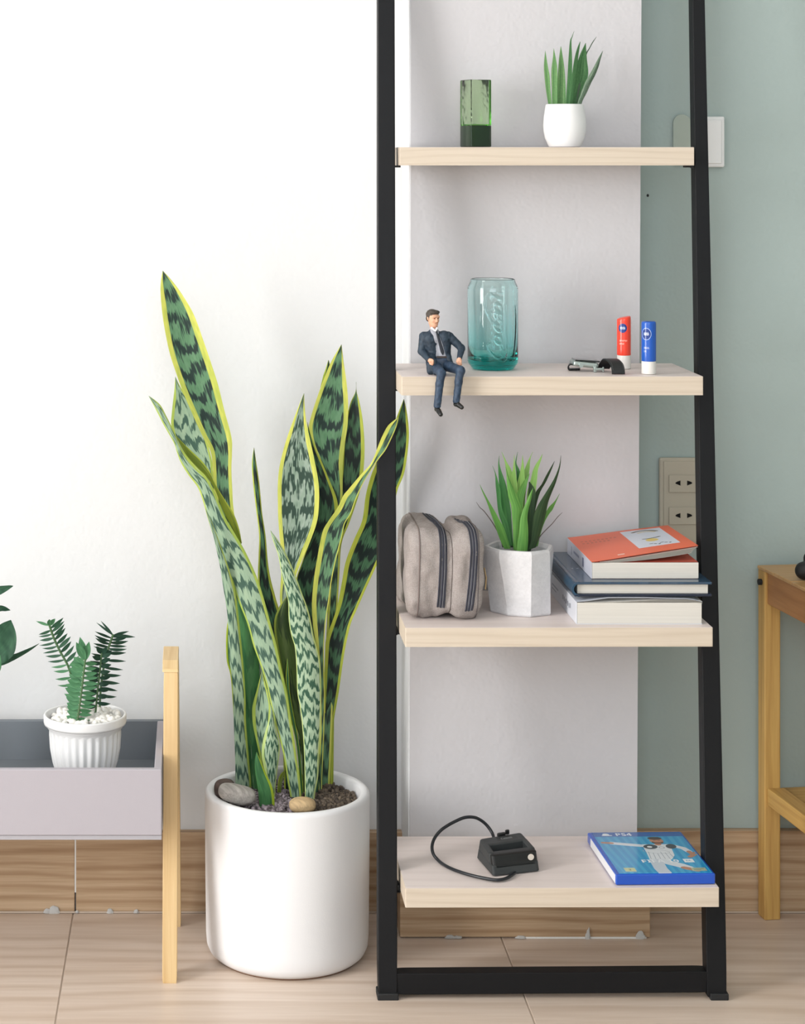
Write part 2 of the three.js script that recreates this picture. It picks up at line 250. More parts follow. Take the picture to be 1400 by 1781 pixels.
// ---------------------------------------------------------------- ladder shelf
const SHELF = { y1: 1.1266, y2: 0.8195, y3: 0.4951, y4: 0.1623, d1: 2.86, d2: 2.765, d3: 2.715, d4: 2.69 };
{
  const t = thing('ladder_shelf', 'leaning ladder shelf with a black steel frame and four pale wood boards', 'shelf', [0.47, 0, -2.74]);
  const dep = 0.025, D0 = 2.7307, D1 = 2.9127, Y1 = yAt(0, D1);
  const post = (a0, a1, b0, b1) => {           // photograph columns of the front face at the floor and at the top of the picture
    const up = (lo, hi, k) => lo + (hi - lo) * k, K = 1.28;
    const bl = V(xAt(a0, D0), 0.004, -D0), br = V(xAt(a1, D0), 0.004, -D0), tl = V(xAt(b0, D1), Y1, -D1), tr = V(xAt(b1, D1), Y1, -D1);
    const e = (p, q) => V(up(p.x, q.x, K), up(p.y, q.y, K), up(p.z, q.z, K)), TL = e(bl, tl), TR = e(br, tr), back = (p) => V(p.x, p.y, p.z - dep);
    return hexa([back(bl), back(br), br, bl, back(TL), back(TR), TR, TL], 0.06);
  };
  part(t, 'post', post(657.5, 691.5, 657.5, 686.5), M.blackSteel);
  part(t, 'post', post(1229.5, 1265.5, 1204.5, 1226), M.blackSteel);
  part(t, 'rung', hexa([V(xAt(690, 2.735), 0.0055, -2.757), V(xAt(1232, 2.735), 0.0085, -2.757), V(xAt(1232, 2.735), 0.0085, -2.735), V(xAt(690, 2.735), 0.0055, -2.735), V(xAt(690, 2.735), 0.0335, -2.757), V(xAt(1232, 2.735), 0.0365, -2.757), V(xAt(1232, 2.735), 0.0365, -2.735), V(xAt(690, 2.735), 0.0335, -2.735)], 0.04, 'x'), M.blackSteel);
  for (const [a, b] of [[657, 693], [1236, 1267]]) part(t, 'rubber_foot', bx(xAt(a, 2.7307) - 0.0004, xAt(b, 2.7307) + 0.0004, 0, 0.009, -2.757, -2.7295, 0.0015), M.blackRubber);
  const board = (pl, pr, d, back, y, lift, k) => { // one board: its front edge, its back and its upper face, laid with a slight turn
    const x0 = xAt(pl, d), x1 = xAt(pr, d), th = 0.0252, turn = 0.006;
    const p = (x, yy, z) => V(x, yy + (x - x0) / (x1 - x0) * lift, z - (x - x0) * turn);
    const g = hexa([p(x0, y - th, -back), p(x1, y - th, -back), p(x1, y - th, -d), p(x0, y - th, -d), p(x0, y - 0.0004, -back), p(x1, y - 0.0004, -back), p(x1, y - 0.0004, -d), p(x0, y - 0.0004, -d)], 0.004, 'x', k * 1.7);
    const o = part(t, 'shelf_board', g, M.shelfWood);
    part(o, 'laminate', hexa([p(x0 + 0.0006, y - 0.0006, -back), p(x1 - 0.0006, y - 0.0006, -back), p(x1 - 0.0006, y - 0.0006, -d - 0.0006), p(x0 + 0.0006, y - 0.0006, -d - 0.0006), p(x0 + 0.0006, y, -back), p(x1 - 0.0006, y, -back), p(x1 - 0.0006, y, -d - 0.0006), p(x0 + 0.0006, y, -d - 0.0006)], 0, 'x', k), M.shelfTop);
  };
  board(695.5, 1208, SHELF.d1, 2.95, SHELF.y1, 0, 1);
  board(698.5, 1223.7, SHELF.d2, 2.945, SHELF.y2, 0, 2);
  board(705, 1240.6, SHELF.d3, 2.95, SHELF.y3, 0, 3);
  board(705, 1251.5, SHELF.d4, 2.896, SHELF.y4, 0, 4);
  for (const [y, d] of [[SHELF.y1, 2.885], [SHELF.y2, 2.845], [SHELF.y3, 2.80], [SHELF.y4, 2.755]]) {
    const u = y - 0.0252;
    for (const s of [0, 1]) { const x = s ? 0.6865 - y * -0.004 : 0.2745 + y * 0.004; part(t, 'bracket', merged([bx(x - 0.007, x + 0.007, u - 0.003, u, -d - 0.02, -d, 0.0006), bx(s ? x + 0.003 : x - 0.007, s ? x + 0.007 : x - 0.003, u - 0.004, u + 0.006, -d - 0.02, -d, 0.0006)]), M.blackRubber); }
  }
}

// ---------------------------------------------------------------- wall plates
{ const z = BACK, D = 3.056;
  const t = thing('wall_socket', 'beige double wall socket plate with four pin slots on the green wall', 'socket', [xAt(1198, D), yAt(868, D), z]);
  const shadedCream = std({ color: srgb(186, 178, 162), roughness: 0.55 }), x0 = xAt(1146.5, D), x1 = xAt(1227, D), y0 = yAt(948, D), y1 = yAt(796, D);  // cream darkened: the shadow over the plate is in its colour
  part(t, 'plate', bx(x0, x1, y0, y1, z, z + 0.007, 0.003), shadedCream);
  part(t, 'inner_frame', bx(x0 + 0.006, x1 - 0.006, y0 + 0.005, y1 - 0.005, z + 0.006, z + 0.0085, 0.001), shadedCream);
  const slot = (cx, cy, s) => { const p = new THREE.Path(); p.moveTo(cx + s * 0.0035, cy - 0.0042); p.lineTo(cx + s * 0.0035, cy + 0.0042); p.lineTo(cx - s * 0.0035, cy + 0.0018); p.absarc(cx - s * 0.0028, cy, 0.0018, Math.PI / 2, -Math.PI / 2, s > 0 ? false : true); p.closePath(); return p; };
  for (const [ya, yb, sy] of [[826, 855, 839.5], [882, 911, 896]]) {
    const sh = new THREE.Shape(), a = xAt(1163, D), b = xAt(1216, D), lo = yAt(yb, D), hi = yAt(ya, D); sh.moveTo(a, lo); sh.lineTo(b, lo); sh.lineTo(b, hi); sh.lineTo(a, hi); sh.closePath();
    sh.holes.push(slot(xAt(1178.5, D), yAt(sy, D), 1), slot(xAt(1197.5, D), yAt(sy, D), -1));
    const g = new THREE.ExtrudeGeometry(sh, { depth: 0.0016, bevelEnabled: true, bevelSize: 0.0004, bevelThickness: 0.0004, bevelSegments: 1 }); g.translate(0, 0, z + 0.0088);
    const m = part(t, 'socket_module', g, shadedCream);
    part(m, 'slot_well', bx(xAt(1172, D), xAt(1204, D), yAt(sy + 6, D), yAt(sy - 6, D), z + 0.0084, z + 0.0089, 0), std({ color: srgb(16, 15, 15), roughness: 0.9 }));
  }
}
{ const z = BACK, D = 3.055, t = thing('light_switch', 'white rectangular light switch plate high on the green wall beside the frame', 'switch', [xAt(1240, D), yAt(247, D), z]);
  part(t, 'plate', bx(xAt(1205, D), xAt(1260.5, D), yAt(291, D), yAt(202.5, D), z, z + 0.008, 0.003), M.plasticWhite);
  part(t, 'rocker', bx(xAt(1211, D), xAt(1255, D), yAt(285, D), yAt(208.5, D), z + 0.006, z + 0.010, 0.002), M.plasticWhite);
}
{ const z = BACK, D = 3.057, t = thing('wall_hanger', 'narrow grey green rounded plate on the wall above the top board', 'plate', [xAt(1185, D), yAt(235, D), z]);
  const x0 = xAt(1172, D), x1 = xAt(1201, D), y0 = yAt(285, D), y1 = yAt(200, D), r = (x1 - x0) / 2, s = new THREE.Shape();
  s.moveTo(x0, y0); s.lineTo(x1, y0); s.lineTo(x1, y1 - r); s.absarc((x0 + x1) / 2, y1 - r, r, 0, Math.PI, false); s.lineTo(x0, y0);
  const g = new THREE.ExtrudeGeometry(s, { depth: 0.003, bevelEnabled: true, bevelSize: 0.001, bevelThickness: 0.001, bevelSegments: 2 }); g.translate(0, 0, z + 0.001);
  part(t, 'plate', g, phys({ color: srgb(170, 180, 170), roughness: 0.35 }));
}
{ const t = thing('nail', 'tiny dark nail head in the green wall below the top board', 'nail', [xAt(1127, 3.06), yAt(340, 3.06), BACK]); const g = new THREE.SphereGeometry(0.0018, 12, 8); g.scale(1, 1.2, 0.5); g.translate(xAt(1127, 3.06), yAt(340, 3.06), BACK + 0.0004); part(t, 'head', g, M.blackRubber); }

// ---------------------------------------------------------------- planter crate with pine legs (left)
{
  const x1 = -0.0452, x0 = -0.56, zf = -2.762, zb = -3.012, yb = 0.2015, yt = 0.2955, th = 0.010, fl = 0.2395;
  const t = thing('planter_crate', 'pale grey wooden planter tray on splayed pine legs standing against the white wall', 'planter', [(x0 + x1) / 2, 0, (zf + zb) / 2]);
  part(t, 'front_panel', bx(x0, x1, yb + 0.006, yt, zf - th, zf, 0.0012), M.crateFront);
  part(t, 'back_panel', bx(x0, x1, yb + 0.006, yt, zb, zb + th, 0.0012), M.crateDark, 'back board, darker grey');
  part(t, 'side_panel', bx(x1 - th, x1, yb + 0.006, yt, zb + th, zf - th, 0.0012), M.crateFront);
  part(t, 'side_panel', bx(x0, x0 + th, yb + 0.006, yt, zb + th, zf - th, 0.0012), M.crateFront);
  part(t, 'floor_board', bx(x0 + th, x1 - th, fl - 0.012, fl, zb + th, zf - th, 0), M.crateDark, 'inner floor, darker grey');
  part(t, 'base_strip', bx(x0, x1, yb - 0.001, yb + 0.0055, zb + 0.001, zf - 0.0025, 0.001), std({ color: srgb(172, 170, 176), roughness: 0.7 }), 'base strip, mid grey');
  // end frames: two legs leaning together and a short rail with cut corners on top
  const frame = (xa, xb, dx) => {
    const q = (x, y, z) => V(x, y, z), leg = (z0, z1, w0, w1, y1, k) => hexa([q(xa + (k ? dx : 0), 0, -z0 - w0), q(xb + (k ? dx : 0), 0, -z0 - w0), q(xb + (k ? dx : 0), 0, -z0), q(xa + (k ? dx : 0), 0, -z0), q(xa + 0.001, y1, -z1 - w1), q(xb + 0.001, y1, -z1 - w1), q(xb + 0.001, y1, -z1), q(xa + 0.001, y1, -z1)], 0.05, 'y', k * 0.3);
    part(t, 'leg', leg(2.786, 2.852, 0.028, 0.028, 0.4035, 0), M.pine);
    part(t, 'leg', leg(2.992, 2.948, 0.026, 0.026, 0.4035, 1), M.pine);
    const s = new THREE.Shape(); s.moveTo(-2.9750, 0.4035); s.lineTo(-2.852, 0.4035); s.lineTo(-2.8545, 0.4065); s.lineTo(-2.872, 0.414); s.lineTo(-2.953, 0.414); s.lineTo(-2.972, 0.4075); s.closePath();
    const g = new THREE.ExtrudeGeometry(s, { depth: xb - xa, bevelEnabled: true, bevelSize: 0.0008, bevelThickness: 0.0008, bevelSegments: 1 }); g.rotateY(-Math.PI / 2); g.scale(1, 1, 1);
    // the profile's x ran along depth: after the turn it lies along z
    g.computeBoundingBox(); g.translate(xb + 0.001 - g.boundingBox.max.x, 0, -2.852 - g.boundingBox.max.z);
    part(t, 'top_rail', metres(g, 'z'), M.pine);
  };
  frame(-0.0449, -0.0248, 0.004); frame(-0.5806, -0.5605, -0.003);
}

// ---------------------------------------------------------------- wooden stool (right), turned a little
{
  const c = V(0.829, 0, -3.022), yaw = 0.125;
  const t = thing('wooden_stool', 'honey coloured wooden stool with a lower slatted shelf standing against the green wall', 'stool', c);
  const cs = Math.cos(yaw), sn = Math.sin(yaw);
  const turned = (g) => { g.rotateY(yaw); g.translate(c.x, 0, c.z); return g; };        // local axes: x right along the wall, z towards the room, origin at the near left edge of the back left leg
  const wX = 0.36, wZ = 0.30, L = 0.0245, top = 0.5136;
  const put = (name, g, m, lab) => part(t, name, turned(g), m, lab);
  for (const [x, z] of [[0, 0], [wX - L, 0], [0, wZ - L], [wX - L, wZ - L]]) put('leg', bx(x, x + L, 0, top - 0.004, z - 0.02, z - 0.02 + L, 0.002, 'y', x + z), M.stoolWood);
  put('apron', bx(0.004, 0.022, top - 0.052, top - 0.005, L - 0.02, wZ - L - 0.02, 0.0015, 'z'), M.apronWood);
  put('apron', bx(wX - 0.022, wX - 0.004, top - 0.052, top - 0.005, L - 0.02, wZ - L - 0.02, 0.0015, 'z'), M.apronWood);
  put('apron', bx(L, wX - L, top - 0.052, top - 0.005, -0.016, 0.002, 0.0015, 'x'), M.apronWood);
  put('apron', bx(L, wX - L, top - 0.052, top - 0.005, wZ - 0.042, wZ - 0.024, 0.0015, 'x'), M.apronWood);
  for (let i = 0; i < 5; i++) { const z0 = -0.0205 + i * 0.0605; put('seat_slat', bx(-0.001, wX + 0.001, top - 0.005, top + 0.0006 * (i % 2), z0, z0 + 0.0598, 0.0015, 'x', i), M.seatWood); }
  put('side_rail', bx(0.004, 0.030, 0.168, 0.193, L - 0.02, wZ - L - 0.02, 0.002, 'z'), M.stoolWood);
  put('side_rail', bx(wX - 0.030, wX - 0.004, 0.168, 0.193, L - 0.02, wZ - L - 0.02, 0.002, 'z'), M.stoolWood);
  for (let i = 0; i < 3; i++) { const z0 = -0.012 + i * 0.085; put('shelf_slat', bx(0.031, wX - 0.031, 0.176, 0.188, z0, z0 + 0.075, 0.0015, 'x', i), M.stoolWood); }
  const b = new THREE.CylinderGeometry(0.0045, 0.0045, 0.005, 16); b.rotateZ(Math.PI / 2); b.translate(-0.0022, top - 0.022, -0.007); put('bolt_head', b, M.blackRubber);
}
{ // black object on the stool, cut by the edge of the frame
  const p = at(1396, 985, 2.93);
  const t = thing('black_pouch', 'black padded rounded item lying on the stool top at the edge of the picture', 'pouch', V(p.x + 0.03, 0.514, p.z));
  const f = union([cone(V(p.x + 0.002, 0.5275, p.z), V(p.x + 0.07, 0.527, p.z + 0.03), 0.0128, 0.0125), cone(V(p.x + 0.014, 0.543, p.z - 0.008), V(p.x + 0.07, 0.545, p.z + 0.01), 0.0105, 0.013)], 0.004);
  part(t, 'body', netOf(f, V(p.x - 0.03, 0.505, p.z - 0.04), V(p.x + 0.1, 0.58, p.z + 0.06), 0.0025), std({ color: srgb(26, 26, 28), roughness: 0.6 }));
}
// ---------------------------------------------------------------- leaves
// A leaf is a thin closed shell with its own thickness, depth and trough. Rows: [left x, y, right x, y (photograph), depth, left margin, right margin].
const cr = (a, b, c, d, t) => 0.5 * (2 * b + (c - a) * t + (2 * a - 5 * b + 4 * c - d) * t * t + (3 * b - a - 3 * c + d) * t * t * t);
function leafGeo(rows, { cup = 0.12, tilt = 0, thick = 0.002, per = 5, cols = 8, base = true, cap = 0.2 } = {}) {
  const R = rows.map((r) => [...r]);
  if (base) { const e = R[R.length - 1]; R.push([mix(e[0], e[2], 0.08), e[1] + 26, mix(e[2], e[0], 0.08), e[3] + 26, e[4], e[5], e[6]]); }
  const S = [];
  for (let i = 0; i < R.length - 1; i++) for (let k = 0; k < per; k++) { const q = [R[Math.max(0, i - 1)], R[i], R[i + 1], R[Math.min(R.length - 1, i + 2)]]; S.push(R[0].map((_, c) => cr(q[0][c], q[1][c], q[2][c], q[3][c], k / per))); }
  S.push(R[R.length - 1]);
  const nT = cols + 1, pos = [], uv = [], idx = [], ring = nT * 2; let len = 0, prev = null;
  S.forEach((s) => {
    const [xl, yl, xr, yr, d, ml = 0, mr = 0] = s, wpx = Math.max(Math.hypot(xr - xl, yr - yl), 0.4), a = clamp(ml / wpx, 0.002, cap), b = clamp(mr / wpx, 0.002, cap), w = wpx * d / F;
    const mid = at((xl + xr) / 2, (yl + yr) / 2, d); if (prev) len += prev.distanceTo(mid); prev = mid;
    const front = [], back = [];
    for (let j = 0; j < nT; j++) {
      let t, u; if (j === 0) { t = 0; u = 0.02; } else if (j === nT - 1) { t = 1; u = 0.98; } else { const k = (j - 1) / (nT - 3); t = mix(a, 1 - b, k); u = mix(0.13, 0.87, k); }
      const bow = cup * w * (1 - (2 * t - 1) ** 2) - cup * w * 0.5 + tilt * w * (t - 0.5), rim = Math.min(1, 5 * Math.min(t, 1 - t) + 0.25), th = Math.min(thick, w * 0.4) * rim;
      const p = (dd) => at(mix(xl, xr, t), mix(yl, yr, t), dd);
      front.push([p(d + bow - th / 2), u]); back.unshift([p(d + bow + th / 2), u]);
    }
    [...front, ...back].forEach(([p, u]) => { pos.push(p.x, p.y, p.z); uv.push(u, len); });
  });
  for (let i = 0; i < S.length - 1; i++) for (let j = 0; j < ring; j++) { const p = i * ring + j, q = i * ring + (j + 1) % ring; idx.push(p, p + ring, q + ring, p, q + ring, q); }
  const g = new THREE.BufferGeometry(); g.setAttribute('position', new THREE.Float32BufferAttribute(pos, 3)); g.setAttribute('uv', new THREE.Float32BufferAttribute(uv, 2)); g.setIndex(idx); g.computeVertexNormals(); return g;
}
// rows without a depth get one between that of the tip and that of the foot
function deep(rows, d0, d1, ml = 0, mr = 0) { const y0 = rows[0][1], y1 = rows[rows.length - 1][1]; return rows.map((r) => { const t = (r[1] - y0) / (y1 - y0); return [r[0], r[1], r[2], r[3], r[4] ?? mix(d0, d1, t), r[5] ?? ml, r[6] ?? mr]; }); }

// banded leaf print: u across (yellow margins outside 0.12..0.88), v along, half a metre high
function sansTex(light, mid, dark, edge, { bands = 17, zig = 0.5, cover = 0.5, fine = 0.5, s = 1, soft = 0.1 }) {
  return dataTex(128, 1024, (u, v) => {
    if (u < 0.12 || u > 0.88) { const k = wrapNoise(u * 40, v * 60 + s, 40, 60) * 26 - 13 + wrapNoise(u * 8, v * 9 + s, 8, 9) * 30 - 15; return [edge[0] + k, edge[1] + k * 0.7, edge[2] + k * 0.5]; }
    const x = (u - 0.12) / 0.76, saw = Math.abs(((x * 2.5 + s * 0.31 + 0.3 * wrapNoise(x * 4, v * 9 + s, 9, 9)) % 1) - 0.5) * 2;
    const w = v * bands + saw * zig * 0.55 + 0.7 * wrapNoise(x * 4 + s * 3, v * bands, 64, bands) + 0.28 * wrapNoise(x * 16, v * bands * 2, 64, bands * 2);
    const b = 0.5 + 0.5 * Math.sin(2 * Math.PI * w) + 0.5 * (wrapNoise(x * 30, v * 60, 128, 60) - 0.5) * fine * 2 + 0.5 * (wrapNoise(x * 60, v * 26, 128, 26) - 0.5);
    const d = smooth(cover + soft, cover - soft, b), m = wrapNoise(x * 22, v * 80, 64, 80) * 0.6 + wrapNoise(x * 6, v * 14, 64, 14) * 0.4;
    return lerp3(lerp3(light, mid, m), dark, d);
  }, true, 1, 2);
}
const leafMat = (map, o = {}) => phys({ map, roughness: 0.42, specularIntensity: 0.5, ...o });
const YEL = [198, 204, 98];
const L = {
  dark: leafMat(sansTex([112, 150, 116], [86, 128, 94], [42, 58, 54], YEL, { bands: 14, zig: 0.22, cover: 0.42, fine: 0.9, s: 1, soft: 0.26 })),
  deep: leafMat(sansTex([74, 112, 82], [56, 92, 66], [24, 38, 36], [170, 182, 70], { bands: 14, zig: 0.25, cover: 0.58, fine: 0.8, s: 5, soft: 0.25 })),  // darker copy of the dark print, with shade on leaves facing away painted in
  pale: leafMat(sansTex([162, 184, 156], [134, 162, 138], [64, 92, 80], [166, 186, 88], { bands: 15, zig: 0.8, cover: 0.36, fine: 0.7, s: 9, soft: 0.16 })),
  zebra: leafMat(sansTex([178, 198, 170], [150, 176, 148], [58, 92, 74], [188, 206, 132], { bands: 24, zig: 1.0, cover: 0.42, fine: 1.0, s: 13, soft: 0.13 })),
  mottled: leafMat(sansTex([168, 182, 170], [122, 148, 128], [52, 74, 64], YEL, { bands: 13, zig: 0.3, cover: 0.5, fine: 1.7, s: 17, soft: 0.22 })),
  plain: leafMat(sansTex([74, 124, 76], [62, 110, 66], [52, 98, 60], [172, 190, 60], { bands: 6, zig: 0.2, cover: 0.3, fine: 0.3, s: 21 })),
  olive: leafMat(sansTex([138, 150, 50], [118, 134, 44], [98, 116, 38], [160, 174, 60], { bands: 3, zig: 0.1, cover: 0.3, fine: 0.4, s: 25 })),
  shade: leafMat(sansTex([84, 104, 56], [70, 90, 48], [48, 66, 38], [140, 156, 62], { bands: 5, zig: 0.1, cover: 0.35, fine: 0.6, s: 29, soft: 0.2 })),  // darker olive for the underside of one leaf
};

// ---------------------------------------------------------------- snake plant in its white pot
const PC = V(xAt(499.5, 2.898), 0, -2.898);
{
  const t = thing('potted_snake_plant', 'tall snake plant with yellow edged banded leaves in a large white cylindrical pot', 'plant', PC);
  const R = 0.1152, rim = 0.2288;
  const prof = [[0.0001, 0.0035], [0.090, 0.0035], [0.098, 0.002], [0.1035, 0.003], [0.109, 0.008], [0.1125, 0.016], [0.1137, 0.03], [0.1148, 0.14], [R, 0.2215], [R - 0.0006, 0.2255], [R - 0.0025, 0.2280], [R - 0.005, rim], [R - 0.0085, rim], [R - 0.0115, 0.2275], [R - 0.0132, 0.2245], [R - 0.0142, 0.216], [R - 0.0155, 0.19], [0.0001, 0.19]];
  const pot = part(t, 'pot', lathe(prof, PC.x, 0, PC.z, 128), M.potWhite);
  part(pot, 'foot_ring', lathe([[0.088, 0], [0.1005, 0], [0.1012, 0.0022], [0.088, 0.004]], PC.x, 0, PC.z, 96), std({ color: srgb(150, 118, 96), roughness: 0.8 }));
  { const g = new THREE.CircleGeometry(0.1, 48); g.rotateX(-Math.PI / 2); const p = g.attributes.position; for (let i = 0; i < p.count; i++) p.setY(i, 0.0025 * fbm(p.getX(i) * 40 + 3, p.getZ(i) * 40, 3)); const s = lathe([[0.0001, 0.2115], [0.05, 0.2125], [0.09, 0.2115], [0.1005, 0.209], [0.1005, 0.2]], PC.x, 0, PC.z, 48); part(t, 'soil', s, M.soil); }
  const leaf = (mat, rows, d0, d1, ml, mr, o) => part(t, 'leaf', leafGeo(deep(rows, d0, d1, ml, mr), o), mat);
  // far leaves first
  leaf(L.pale, [[304.7, 655, 305, 655], [303, 680, 318, 680], [299, 716, 345, 716], [298, 742, 352, 745], [308, 775, 362, 775], [330, 803, 369, 803], [356, 830, 372, 828], [372, 870, 392, 870], [386, 940, 408, 940], [398, 1040, 420, 1040], [410, 1200, 432, 1200], [420, 1352, 440, 1352]], 2.945, 2.96, 5, 4, { cup: 0.1 });
  leaf(L.dark, [[282.8, 471, 283.4, 471], [279.6, 490, 299, 488], [279.5, 515, 316, 511], [284, 558, 337, 547], [294, 610, 355, 596], [306, 648, 369, 637], [319, 684, 380, 672], [335, 721, 390, 713], [351, 756, 402.5, 760], [366, 785, 403.5, 786], [370, 815, 402.5, 817], [371, 842, 404, 850], [376, 880, 406.5, 888], [386, 940, 416, 945], [398, 1030, 428, 1030], [410, 1150, 438, 1150], [420, 1352, 446, 1352]], 2.925, 2.955, 9, 12, { cup: 0.10, tilt: 0.15 });
  leaf(L.plain, [[398, 1072, 402, 1072], [394.5, 1090, 408, 1090], [393, 1117, 412, 1117], [394.5, 1150, 414, 1150], [402, 1184, 418, 1184], [408, 1280, 426, 1280], [412, 1352, 430, 1352]], 2.945, 2.965, 3, 3);
  leaf(L.plain, [[411, 1020, 414, 1020], [413, 1045, 422, 1045], [414, 1070, 434, 1075], [417, 1100, 446, 1120], [422, 1180, 452, 1180], [428, 1260, 456, 1260], [434, 1358, 458, 1358]], 2.915, 2.95, 0, 0, { cup: -0.1 });
  leaf(L.mottled, [[428, 1090, 432, 1090], [428, 1120, 452, 1125], [430, 1160, 464, 1165], [432, 1210, 472, 1210], [436, 1290, 480, 1290], [440, 1358, 474, 1358]], 2.925, 2.95, 0, 0, { cup: 0.1 });
  leaf(L.deep, [[441.5, 778.5, 442, 778.5], [438, 806, 446, 806], [440, 840, 451, 840], [445.5, 887, 456, 892], [450.5, 930, 462, 932], [449.5, 970, 466, 978], [448.5, 1005, 471, 1008], [452, 1040, 480, 1042], [464, 1080, 488, 1074], [478, 1160, 498, 1160], [490, 1260, 508, 1260], [494, 1362, 508, 1362]], 2.90, 2.94, 3, 5, { cup: -0.2 });
  leaf(L.deep, [[571, 626, 571.6, 626], [566, 642, 576, 642], [561, 658, 578, 658], [556, 690, 580, 690], [560, 760, 584, 760], [570, 900, 584, 900], [566, 1346, 580, 1346]], 2.955, 2.972, 3, 3);
  leaf(L.deep, [[619, 664.5, 619.5, 664.5], [618.3, 681, 620.3, 681], [609, 702, 625.5, 701], [602, 735, 631, 732], [598, 775, 634, 775], [596, 815, 632.5, 815], [592, 850, 627, 849], [587, 880, 618.5, 878], [582, 915, 607, 911], [578, 950, 594, 946], [572, 1010, 590, 1005], [566, 1150, 582, 1150], [560, 1346, 578, 1346]], 2.945, 2.965, 2, 8, { cup: 0.08, tilt: -0.3 });
  leaf(L.dark, [[593.6, 599, 594.1, 599], [577, 627, 598, 632], [562.4, 661, 602, 660], [550.6, 694, 605, 690], [541, 724, 605.5, 720], [537, 745, 604, 744], [541, 771, 600, 771], [553, 802, 596.5, 806], [566, 835, 596, 835], [574, 865, 595.5, 865], [578, 900, 592, 900], [574, 1000, 590, 1000], [566, 1150, 582, 1150], [556, 1350, 574, 1350]], 2.935, 2.96, 7, 9, { cup: 0.08, tilt: 0.1 });
  leaf(L.deep, [[702, 694, 702.5, 694], [695, 712, 706.5, 711], [684, 740, 710.3, 737], [669, 770, 711, 764], [655, 803, 707.5, 797], [645, 828, 702, 826], [636, 862, 690, 857], [630, 905, 680, 912], [615, 940, 667, 955], [601, 978, 655.5, 982], [594, 1016, 639, 1018], [586.5, 1054, 621, 1059], [577.5, 1082, 610, 1085], [567, 1112, 601.5, 1122], [565, 1145, 596, 1155], [563, 1200, 589, 1205], [562, 1258, 580, 1257], [562, 1300, 574.5, 1305], [558, 1347, 570, 1345]], 2.915, 2.965, 8, 5, { cup: 0.1, tilt: 0.12 });
  leaf(L.deep, [[534.5, 734, 535, 734], [535.5, 752, 540, 755], [538, 785, 550, 783], [547, 815, 562, 810], [551, 845, 575, 840], [552, 872, 586, 869], [549, 900, 588, 897], [538, 940, 580, 930], [525, 978, 566, 970], [515, 1010, 556, 1003], [522, 1045, 552, 1040], [534, 1080, 552, 1076], [542, 1200, 560, 1200], [540, 1358, 558, 1358]], 2.91, 2.945, 2, 8, { cup: 0.1 });
  leaf(L.mottled, [[528.4, 684, 529, 684], [518, 710, 529.6, 702], [507, 739, 533, 736], [495.5, 773, 540, 768], [486, 812, 548, 806], [483, 846, 554, 840], [483.3, 875, 555, 872], [483.8, 900, 552, 904], [486, 930, 542, 935], [489, 965, 528, 968], [489, 1000, 514, 1004], [487, 1048, 508, 1046], [497, 1100, 516, 1100], [512, 1250, 528, 1250], [524, 1366, 540, 1366]], 2.885, 2.925, 7, 9, { cup: 0.07 });
  leaf(L.shade, [[499, 1037, 499.6, 1037], [485, 1056, 503, 1056], [476.5, 1083, 508, 1083], [480, 1120, 516, 1120], [488, 1165, 519, 1165], [497, 1210, 520.5, 1210], [507, 1250, 524.5, 1250], [518, 1275, 527.5, 1283], [524, 1305, 529, 1305], [526, 1340, 530, 1340], [526, 1372, 531, 1372]], 2.905, 2.925, 4, 0, { cup: -0.25 });
  leaf(L.plain, [[499.8, 1145, 500.3, 1145], [497, 1178, 503, 1180], [499, 1202, 504, 1204], [506, 1250, 512, 1250], [516, 1300, 521, 1300], [522, 1372, 527, 1372]], 2.897, 2.918, 1.5, 1);
  leaf(L.dark, [[693, 725.5, 693.4, 725.5], [676, 739, 689.5, 742], [666.5, 755, 682, 760], [658.7, 773, 671, 782], [651.5, 792, 659, 798], [643, 809, 648, 814], [627, 826, 633, 838], [606, 851, 622, 862], [597, 862, 617, 874], [587.5, 882, 610, 894], [570, 908, 600, 910], [562, 922, 596, 928], [557, 942, 590, 952], [551.5, 972, 583, 980], [545.5, 1010, 577, 1010], [542.5, 1049, 572.5, 1042], [544, 1084, 566, 1088], [549, 1120, 563.5, 1126], [554, 1165, 563.8, 1165], [555, 1220, 565, 1218], [556, 1281, 563.5, 1281], [552, 1350, 560.5, 1346]], 2.802, 2.93, 8.5, 2, { cup: 0.1, tilt: 0.1, cap: 0.42 });
  // the long twisted leaf that crosses to the middle, and the underside that shows where its edge folds over
  const twist = leaf(L.pale, [[258.4, 688.5, 258.8, 688.5], [266, 703, 269, 695.5], [275, 720, 280, 706], [283, 736, 289.5, 724], [292, 752, 297.5, 740], [303, 772, 306, 758], [308, 788, 313, 776], [315.5, 806.5, 325, 796], [329, 828, 342, 815], [344, 848, 359, 830], [353, 872, 370, 848], [360, 897, 379, 869], [368, 923, 393, 902], [377, 948, 411, 932], [386, 975, 428, 962], [401, 1005, 446, 1002], [413, 1041, 458, 1038], [425.7, 1073, 468, 1075], [433, 1094, 475, 1100], [441, 1124, 482, 1127], [454, 1160, 490, 1166], [464, 1193, 499, 1204], [471, 1225, 504.5, 1241], [478.6, 1259, 508, 1262], [485.7, 1284, 511.5, 1283], [494, 1318, 517, 1323], [500, 1358, 522, 1360], [505, 1387, 524, 1387]], 2.878, 2.90, 3, 5.5, { cup: -0.10, tilt: -0.15 });
  part(twist, 'leaf_fold', leafGeo(deep([[306, 757.5, 306.4, 757.5], [314, 775, 322, 774], [325, 793, 337, 788], [340, 810, 354, 805], [358, 828, 367, 824], [369, 843, 371.5, 836], [377, 859, 383.5, 857], [386, 884, 397, 878], [397, 907, 408, 897], [410, 931, 416, 920], [419, 947, 420.5, 944]], 2.887, 2.897, 0, 2.5), { cup: 0.25, tilt: 0.5, base: false }), L.olive, 'olive underside of the folded leaf edge');
